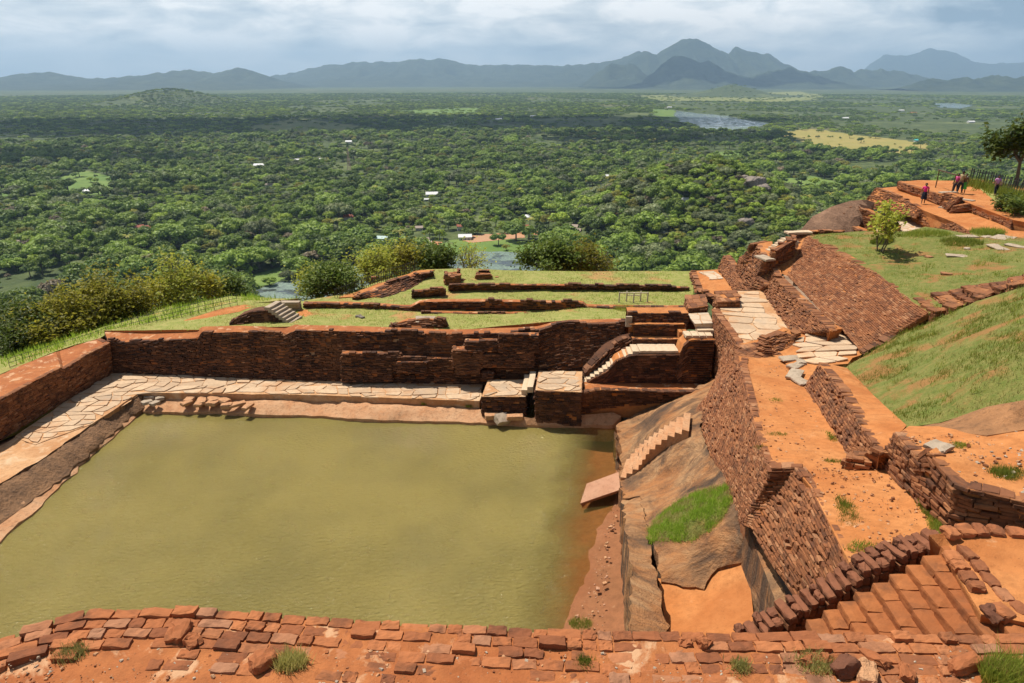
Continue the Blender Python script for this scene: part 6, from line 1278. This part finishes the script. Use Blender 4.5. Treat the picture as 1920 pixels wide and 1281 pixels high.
for a in [(658,411,15,9,4,.3,R_,'dark red roofed house among trees left of the pond meadow'),(810,368,15,10,4,.1,W_,'white roofed house in the centre of the forest'),(800,377,5,4,3,0,W_,'tiny white hut below the white roofed house'),(716,452,12,7,4,-.2,G_,'upper pale green roofed house near the pond meadow'),(720,460,13,7,4,-.2,G_,'lower pale green roofed house near the pond meadow'),(790,456,14,8,4,.2,B_,'pale brown roofed house at the left of the meadow'),(800,459,8,6,3,.1,W_,'white roofed shed beside the pale brown house'),(872,449,12,8,4,.1,W_,'pale roofed house at the meadow edge below the trees'),(863,432,6,6,6,.2,R_,'small red topped house behind the meadow edge house'),(786,432,7,6,4,.1,B_,'small brown roofed hut above the meadow houses'),(983,430,8,6,4,.1,R_,'small house with red roof beside the village yard'),(1022,437,12,7,3.5,.1,W_,'long pale shed in the village yard'),(1068,430,16,8,4,-.25,B_,'longest greyish brown roof of the roadside row'),(1074,437,15,7,4,-.25,B_,'front greyish brown roof of the roadside row'),(995,412,12,7,4,-.5,W_,'pale roofed house in the trees above the village yard'),(1116,449,14,7,3.5,.2,B_,'brown roof beside the dirt road bend'),(1138,334,15,9,4,.05,W_,'white roofed house in the forest under the wooded hill'),(1057,334,13,8,4,-.3,W_,'white roofed house left of the other below the wooded hill'),(278,436,15,10,6,.4,R_,'red roofed resort house deep in the left forest'),(262,430,8,6,4,.4,R_,'small red roofed wing behind the resort house'),(168,362,15,8,4,.05,W_,'white roofed house at the edge of the left meadow'),(487,313,18,10,4,.1,W_,'white roofed house in the far palm grove at left of the mast'),(507,350,14,6,4,.0,B_,'long pale roof in the forest below the palm grove'),(770,399,10,6,4,.1,W_,'small white roof in the trees right of the red roofed house'),(560,303,12,8,4,.1,W_,'small white house in the far forest left of the mast'),(596,302,14,8,4,.1,W_,'white house in the far forest right next to the mast'),(38,458,11,7,4,.1,B_,'pale roof in the forest near the left edge'),(1058,304,12,8,4,.1,W_,'white roof in the far forest below the lake'),(1155,405,9,6,4,.1,R_,'small reddish roof on the flank of the wooded hill'),(1722,266,20,10,5,.0,M_ROOFT,'teal roofed building at the right end of the ripe paddy'),(1712,214,26,14,6,.1,R_,'large red roofed house in the far right fields'),(1585,224,22,12,6,.1,W_,'white house in the far fields behind the paddy'),(1820,231,22,12,6,.1,W_,'white house at the far right of the fields'),(1690,209,22,12,6,.1,W_,'pale house beside the large red roofed one'),(1000,220,22,12,6,.1,W_,'white building in the far forest left of the lake'),(1255,203,22,12,6,.1,W_,'white building on the far shore left of the lake'),(655,270,16,10,7,.1,W_,'pale building behind the lattice mast'),(935,226,22,12,6,.1,W_,'pale house far off in the dark forest band'),(1280,380,9,6,4,.1,W_,'small pale hut on the wooded hill flank'),(1340,307,10,6,4,.1,B_,'brownish roof behind the wooded hill')]:
    house(*a[:7], a[7])
mb = MB(); p = Q(284, 446); mb.add([(p[0] - 6, p[1] - 5, plain_h(*p[:2]) + .6), (p[0] + 6, p[1] - 5, plain_h(*p[:2]) + .6), (p[0] + 6, p[1] + 5, plain_h(*p[:2]) + .6), (p[0] - 6, p[1] + 5, plain_h(*p[:2]) + .6)], [(0, 1, 2, 3)]); g = G('swimming_water'); g.col((.10, .35, .45)); g.rough(.1); struct(mb.build('swimming_pool_water', g.m)); AVOID.append(np.array([(p[0] - 8, p[1] - 26), (p[0] + 8, p[1] - 26), (p[0] + 8, p[1] + 8), (p[0] - 8, p[1] + 8)]))
def bus(px, py, rz, label):
    p = Q(px, py); t = empty('bus', (p[0], p[1], plain_h(p[0], p[1]) + .4), rz, label, 'bus'); mb = MB(); rough_block(mb, (0, 0, 1.75), (10, 2.5, 2.6), 0, 1, .12, 0, sub=3); mb.build('body', M_WALLW, t)
    for s in (-1, 1): mb = MB(); mb.box((0, s * 1.262, 2.25), (8.6, .02, .8)); mb.build('window', M_WINDOW, t)
    mb = MB(); mb.box((5.01, 0, 2.2), (.03, 2.0, 1.0)); mb.build('windscreen', M_WINDOW, t)
    for x in (-3.2, 3.2):
        for s in (-1, 1): mb = MB(); mb.tube((x, s * 1.0, .5), (x, s * 1.28, .5), .5, .5, 14); mb.build('wheel', M_RUBBER, t)
bus(1214, 475, -.15, 'pale bus on the dirt road, the left one of two'); bus(1244, 478, -.15, 'white bus on the dirt road, the right one of two')
def mast(px, py, h, label):
    p = Q(px, py); t = empty('lattice_mast', (p[0], p[1], PZ), 0, label, 'mast'); w0, w1, n = 3.2, .9, 12; c = [(-1, -1), (1, -1), (1, 1), (-1, 1)]; W = lambda z: (w0 + (w1 - w0) * z / h)
    for a, b in c: mb = MB(); mb.tube((a * w0, b * w0, 0), (a * w1, b * w1, h), .28, .22, 4); mb.build('leg', M_STEEL, t)
    mb = MB()
    for k in range(n):
        z0, z1 = h * k / n, h * (k + 1) / n
        for i in range(4):
            a, b = c[i], c[(i + 1) % 4]; mb.tube((a[0] * W(z0), a[1] * W(z0), z0), (b[0] * W(z1), b[1] * W(z1), z1), .12, .12, 4); mb.tube((a[0] * W(z1), a[1] * W(z1), z1), (b[0] * W(z1), b[1] * W(z1), z1), .12, .12, 4)
    mb.build('bracing', M_STEEL, t); mb = MB(); mb.tube((0, 0, h), (0, 0, h + 4), .2, .1, 5); mb.build('antenna', M_STEEL, t)
mast(655, 322, 48, 'red and white lattice mast rising from the palm grove in the plain')
def outcrop(name, px, py, sx, sy, sz, seed, label):
    q = np.array(hit(px, py)); mb = MB()
    rough_block(mb, (0, 0, 0), (sx, sy, sz), .3, seed, .35, sz * .18, sub=9); o = mb.build(name, M_GREY); o.location = q; tag(o, label, 'outcrop'); AVOID.append(np.array([(q[0] - sx * .5, q[1] - sy * .5 - 12), (q[0] + sx * .5, q[1] - sy * .5 - 12), (q[0] + sx * .5, q[1] + sy * .4), (q[0] - sx * .5, q[1] + sy * .4)]))
outcrop('rock_outcrop', 1412, 345, 26, 22, 16, 1, 'large grey rock outcrop on top of the wooded hill')
outcrop('rock_outcrop', 1430, 358, 18, 12, 13, 2, 'darker boulder right of the large outcrop on the wooded hill')
outcrop('rock_outcrop', 1398, 418, 15, 12, 9, 3, 'grey boulder low on the flank of the wooded hill')
outcrop('rock_outcrop', 1395, 335, 12, 10, 7, 4, 'small grey rock above the large outcrop on the wooded hill')

# ------------------------------------------------------------------ forest on the plain
def crown_proto(seed, R, Hh, n, per, leaf, mat, trunk=True, clump=(.3, .5), flat=1.0):
    rng = np.random.RandomState(seed); mb = MB(); base = Hh * .42
    for k in range(n):
        a = rng.rand() * 6.283; r = R * math.sqrt(rng.rand()) * .78; zz = base + (Hh - base) * (1 - (r / R) ** 2) * rng.uniform(.45, .9); cr = R * rng.uniform(*clump); c = np.array((r * math.cos(a), r * math.sin(a), zz))
        nn = rng.normal(0, 1, (per, 3)); nn /= np.linalg.norm(nn, axis=1)[:, None]; nn[:, 2] = np.abs(nn[:, 2]) * 1.1 - .25
        p = c + nn * cr * np.array((1, 1, .75)) * rng.uniform(.75, 1.08, (per, 1)); cards(mb, p, leaf, rng, 0, 0, .8, nn)
        # inner leaf mass
        V = []; F = []
        for j in range(4):
            ph = math.pi * (j + .5) / 4.0
            for i in range(6): V.append(c + .72 * cr * np.array((math.sin(ph) * math.cos(i * 1.047), math.sin(ph) * math.sin(i * 1.047), .75 * math.cos(ph))) * rng.uniform(.8, 1.15))
        for j in range(3):
            for i in range(6): F.append((j * 6 + i, (j + 1) * 6 + i, (j + 1) * 6 + (i + 1) % 6, j * 6 + (i + 1) % 6))
        F.append((5, 4, 3, 2, 1, 0)); F.append(tuple(range(18, 24))); F[-2] = (0, 1, 2, 3, 4, 5); mb.add(V, F)
    if trunk: mb.tube((0, 0, -2), (0, 0, base + 1), R * .07, R * .045, 6, 1)
    return mb.mesh('tree', [mat, M_BARK])
def palm_proto(seed, mat):
    rng = np.random.RandomState(seed); mb = MB(); h = 12; mb.tube((0, 0, -1), (.5, 0, h), .22, .16, 6, 1)
    for k in range(16):
        a = k * 2.4; L = rng.uniform(3.2, 4.2); e = rng.uniform(.2, .9); p = np.array((.5, 0, h)); d = np.array((math.cos(a), math.sin(a), e)); V = []
        for j in range(5):
            w = [.2, .9, 1.0, .7, .1][j]; s = np.array((-math.sin(a), math.cos(a), 0)) * w * .5; V += [p - s - (0, 0, .15 * w), p + s - (0, 0, .15 * w)]; p = p + d * L / 4; d = d + np.array((0, 0, -.38))
        mb.add(V, [(2 * j, 2 * j + 1, 2 * j + 3, 2 * j + 2) for j in range(4)])
    return mb.mesh('tree', [mat, M_BARK])
KIND = ['dark green', 'mid green', 'dark green', 'mid green', 'light green', 'mid green', 'grey green', 'yellow green', 'brownish', 'palm']
PROTO = [crown_proto(600 + k, [7.2, 6.6, 5.8, 8.2, 6.4, 5.6, 7.6, 5.8, 5.6][k], [11, 10.5, 11, 11, 9.5, 9, 10, 9, 9][k], [13, 12, 10, 16, 12, 10, 14, 10, 9][k], 46 if k != 8 else 26, 1.2, FOL[KIND[k]]) for k in range(9)] + [palm_proto(620, FOL['yellow green'])]
FAR = [crown_proto(640 + k, 15, 9, 16, 10, 3.4, FOL[['dark green', 'mid green', 'light green', 'dark green'][k]], False, (.16, .3)) for k in range(4)]
WGT = np.array([.19, .2, .13, .14, .1, .1, .06, .04, .015, .025]); WGT /= WGT.sum()
SILX = [-200, 0, 200, 330, 430, 560, 640, 720, 800, 1290, 1340, 1400, 1510, 1560, 1640, 1690, 1830, 2100]; SILY = [740, 690, 612, 572, 560, 565, 545, 520, 500, 503, 490, 455, 430, 390, 350, 338, 325, 340]
rng = np.random.RandomState(700)
def gen(r0, r1, sp):
    xs = np.arange(-r1, r1, sp); ys = np.arange(0, r1, sp); X, Y = np.meshgrid(xs, ys); X = X.ravel() + rng.uniform(-.48, .48, X.size) * sp; Y = Y.ravel() + rng.uniform(-.48, .48, Y.size) * sp
    r = np.hypot(X, Y); keep = (r >= r0) & (r < r1) & (np.abs(X) < Y * .84 + 60); X, Y = X[keep], Y[keep]
    dead = np.zeros(len(X), bool)
    for ai, A in enumerate(AVOID):
        b = (X > A[:, 0].min()) & (X < A[:, 0].max()) & (Y > A[:, 1].min()) & (Y < A[:, 1].max()); i = np.where(b)[0]
        if len(i): dead[i[in_poly(X[i], Y[i], A) & (rng.rand(len(i)) > LEAK.get(ai, 0.0))]] = True
    return X[~dead], Y[~dead]
VIL = np.array([hit(*p) for p in [(690,436),(860,425),(1000,400),(1110,395),(1180,470),(1090,474),(980,452),(840,470),(700,480)]])[:, :2]
AVOID.append(VIL); LEAK[len(AVOID) - 1] = .5
T = []                                       # x, y, z, kind, scale, rot
for r0, r1, sp, s0 in ((330, 1250, 12.2, 1.05), (1250, 2600, 17, 1.5)):
    X, Y = gen(r0, r1, sp)
    if r0 == 330:      # the wooded hill is thick with trees
        X2, Y2 = gen(500, 1150, 7.6); k2 = np.array([plain_h(a, b) - PZ > 7 for a, b in zip(X2, Y2)]); X = np.r_[X, X2[k2]]; Y = np.r_[Y, Y2[k2]]
    for x, y in zip(X, Y):
        g = fbm(x * .006 + 3, y * .006, 2.0, 4); hill = plain_h(x, y) - PZ
        px, py = proj(x, y, plain_h(x, y) + 6)
        if px < -260 or px > 2180: continue
        if py > np.interp(px, SILX, SILY) + 60: continue
        # open ground between the groves, fields farther out
        op = fbm(x * .0035 + 40, y * .0035, 7.0, 5)
        if op > (.47 if y < 1250 else .32) + (9 if hill > 6 else 0) and rng.rand() < .85: continue
        if y > 1700 and x > 500 and op > -.02 and rng.rand() < .8: continue
        if hill < 6 and rng.rand() < .08: continue
        w = WGT.copy(); w[[0, 2]] *= math.exp(-2.5 * g); w[[4, 7]] *= math.exp(2.5 * g); w[9] *= 3 if y > 900 and x > -100 else 1; w[6] *= 1 + 4 * (hill > 12); w[4] *= 1 + 2.5 * (hill > 12); w[7] *= 1 + 2 * (hill > 12); w[8] *= 1 + 3 * (hill > 12); w[[0, 2]] *= (.3 if hill > 12 else 1); w /= w.sum()
        kd = rng.choice(10, p=w); s = s0 * (1.32 if y < 1000 and hill < 6 else 1.05) * (.5 + 1.15 * rng.rand() ** 2.0) * (1 + .35 * max(-.6, min(1, g * 2)) * -1) * (1.1 if kd in (3, 6) else 1) * (.8 if y > 1250 else 1)
        T.append((x, y, plain_h(x, y) - .3, kd, s, rng.rand() * 6.283))
T = np.array(T)
pp = np.array([proj(t[0], t[1], t[2] + 6 * t[4]) for t in T]); dist = np.linalg.norm(T[:, :3] - [0, 0, CAMZ], axis=1)
vis = (pp[:, 0] > 0) & (pp[:, 0] < 1920) & (pp[:, 1] < np.interp(pp[:, 0], SILX, SILY) - 6) & (T[:, 3] != 9)
size = np.where(vis, T[:, 4] / dist, 0); order = np.argsort(-size)[:300]
REG = lambda px, py: ('on the wooded hill below the far terrace' if px > 1130 else 'near the pond and roadside houses' if px > 640 else 'beyond the shrubs in the left forest')
ADJ = {'dark green': 'dark green', 'mid green': 'plain green', 'light green': 'light fresh green', 'grey green': 'dull grey green', 'yellow green': 'yellowish green', 'brownish': 'half bare brownish'}
for i in order:
    t = T[i]; k = int(t[3]); o = link('forest_tree', PROTO[k], None, (t[0], t[1], t[2])); o.scale = (t[4],) * 3; o.rotation_euler.z = t[5]
    lb = '%s rounded tree %s' % (ADJ[KIND[k]], REG(*pp[i])); tag(o, lb, 'tree', lb.replace('rounded tree', 'trees'))
rest = np.ones(len(T), bool); rest[order] = False
def scatter_object(name, pts_, kinds, scales, rots, protos):
    """one object: the far forest, its trees scattered by geometry nodes"""
    me = bpy.data.meshes.new(name); me.from_pydata(pts_.tolist(), [], [])
    a = me.attributes.new('kind_index', 'INT', 'POINT'); a.data.foreach_set('value', kinds.astype(np.int32))
    a = me.attributes.new('size', 'FLOAT', 'POINT'); a.data.foreach_set('value', scales.astype(np.float32))
    a = me.attributes.new('turn', 'FLOAT_VECTOR', 'POINT'); v = np.zeros((len(pts_), 3), np.float32); v[:, 2] = rots; a.data.foreach_set('vector', v.ravel())
    o = link(name, me); o['kind'] = 'stuff'
    col = bpy.data.collections.new(name + '_kinds')
    for i, pm in enumerate(protos): col.objects.link(bpy.data.objects.new('%s_kind_%02d' % (name, i), pm))
    ng = bpy.data.node_groups.new(name, 'GeometryNodeTree'); ng.interface.new_socket('Geometry', in_out='INPUT', socket_type='NodeSocketGeometry'); ng.interface.new_socket('Geometry', in_out='OUTPUT', socket_type='NodeSocketGeometry')
    n = ng.nodes.new; L = ng.links.new; gi = n('NodeGroupInput'); go = n('NodeGroupOutput'); mp = n('GeometryNodeMeshToPoints'); ip = n('GeometryNodeInstanceOnPoints'); ci = n('GeometryNodeCollectionInfo')
    ci.inputs['Collection'].default_value = col; ci.inputs['Separate Children'].default_value = True; ci.inputs['Reset Children'].default_value = True
    def attr(nm, ty): a = n('GeometryNodeInputNamedAttribute'); a.data_type = ty; a.inputs['Name'].default_value = nm; return a.outputs['Attribute']
    L(gi.outputs[0], mp.inputs[0]); L(mp.outputs[0], ip.inputs['Points']); L(ci.outputs[0], ip.inputs['Instance']); ip.inputs['Pick Instance'].default_value = True
    L(attr('kind_index', 'INT'), ip.inputs['Instance Index']); L(attr('size', 'FLOAT'), ip.inputs['Scale']); L(attr('turn', 'FLOAT_VECTOR'), ip.inputs['Rotation']); L(ip.outputs[0], go.inputs[0])
    m = o.modifiers.new('scatter', 'NODES'); m.node_group = ng; return o
R = T[rest]; scatter_object('forest', R[:, :3], R[:, 3], R[:, 4], R[:, 5], PROTO)
X, Y = gen(2600, 9500, 37); F_ = []
for x, y in zip(X, Y):
    op = fbm(x * .0012 + 40, y * .0012, 7.0, 5); px, py = proj(x, y, PZ)
    if px < -200 or px > 2120: continue
    if (op > .22 and rng.rand() < .85) or (x > 600 and y < 7000 and op > -.05 and rng.rand() < .75) or rng.rand() < .1: continue
    g = fbm(x * .0016 + 3, y * .0016, 2.0, 4); w = np.array([1, 1, .6 * math.exp(2 * g), 1 * math.exp(-2 * g)]); F_.append((x, y, plain_h(x, y) - 1, rng.choice(4, p=w / w.sum()), rng.uniform(.7, 1.3), rng.rand() * 6.283))
F_ = np.array(F_); scatter_object('far_forest', F_[:, :3], F_[:, 3], F_[:, 4], F_[:, 5], FAR)
print('TREES', len(T), len(F_))

# ------------------------------------------------------------------ clouds above the plain (their shadows lie on it)
def mat_cloud():
    g = G('cloud_white'); t = g.nt.nodes.new('ShaderNodeBsdfTransparent'); d = g.nt.nodes.new('ShaderNodeBsdfDiffuse'); d.inputs[0].default_value = (.85, .86, .88, 1); ms = g.nt.nodes.new('ShaderNodeMixShader')
    n = g.noise(.0035, 5, .6); g.put(ms.inputs[0], g.rng(n, .32, .50, .0, .80)); g.put(ms.inputs[1], t.outputs[0]); g.put(ms.inputs[2], d.outputs[0]); g.put(g.out.inputs[0], ms.outputs[0]); g.m.use_nodes = True; return g.m
M_CLOUD = mat_cloud()
CZ = 1750.0
def cloud(px, py, rx, ry, seed, label):
    p = Q(px, py); k = (CZ - PZ) / math.tan(SUN_EL); c = (p[0] - k * math.sin(SUN_AZ), p[1] + k * math.cos(SUN_AZ), CZ); mb = MB(); n, m = 24, 12; V = []
    for j in range(m + 1):
        ph = math.pi * j / m
        for i in range(n):
            th = 6.283 * i / n; w = 1 + .35 * fbm(math.cos(th) * 1.5 + seed, math.sin(th) * 1.5, ph, 3); V.append((rx * w * math.sin(ph) * math.cos(th), ry * w * math.sin(ph) * math.sin(th), (110 if math.cos(ph) > 0 else 30) * w * math.cos(ph)))
    mb.add(V, [(j * n + i, j * n + (i + 1) % n, (j + 1) * n + (i + 1) % n, (j + 1) * n + i) for j in range(m) for i in range(n)]); o = mb.build('cloud', M_CLOUD, smooth=True); o.location = c; tag(o, label, 'cloud')
cloud(200, 238, 1500, 520, 1, 'broad flat cloud high above the left of the plain')
cloud(880, 228, 1300, 480, 2, 'long flat cloud high above the middle of the plain')
cloud(1250, 262, 420, 190, 3, 'small flat cloud high above the fields before the lake')
cloud(30, 300, 420, 150, 4, 'small flat cloud high over the left end of the forest')
cloud(1330, 166, 3000, 600, 5, 'huge flat cloud high above the feet of the mountains')

# ------------------------------------------------------------------ haze: the air over the plain
mb = MB(); mb.box((0, 17800, (1180 - 190) / 2), (64000, 38000, 1180 + 190)); o = mb.build('haze', None); o['kind'] = 'stuff'
hm = bpy.data.materials.new('haze_air'); hm.use_nodes = True; nt = hm.node_tree; nt.nodes.clear(); ho = nt.nodes.new('ShaderNodeOutputMaterial'); hv = nt.nodes.new('ShaderNodeVolumePrincipled')
hv.inputs['Color'].default_value = (.52, .76, 1.0, 1); hv.inputs['Density'].default_value = 4.6e-5; hv.inputs['Anisotropy'].default_value = .2; nt.links.new(hv.outputs[0], ho.inputs['Volume'])
o.data.materials.clear(); o.data.materials.append(hm)
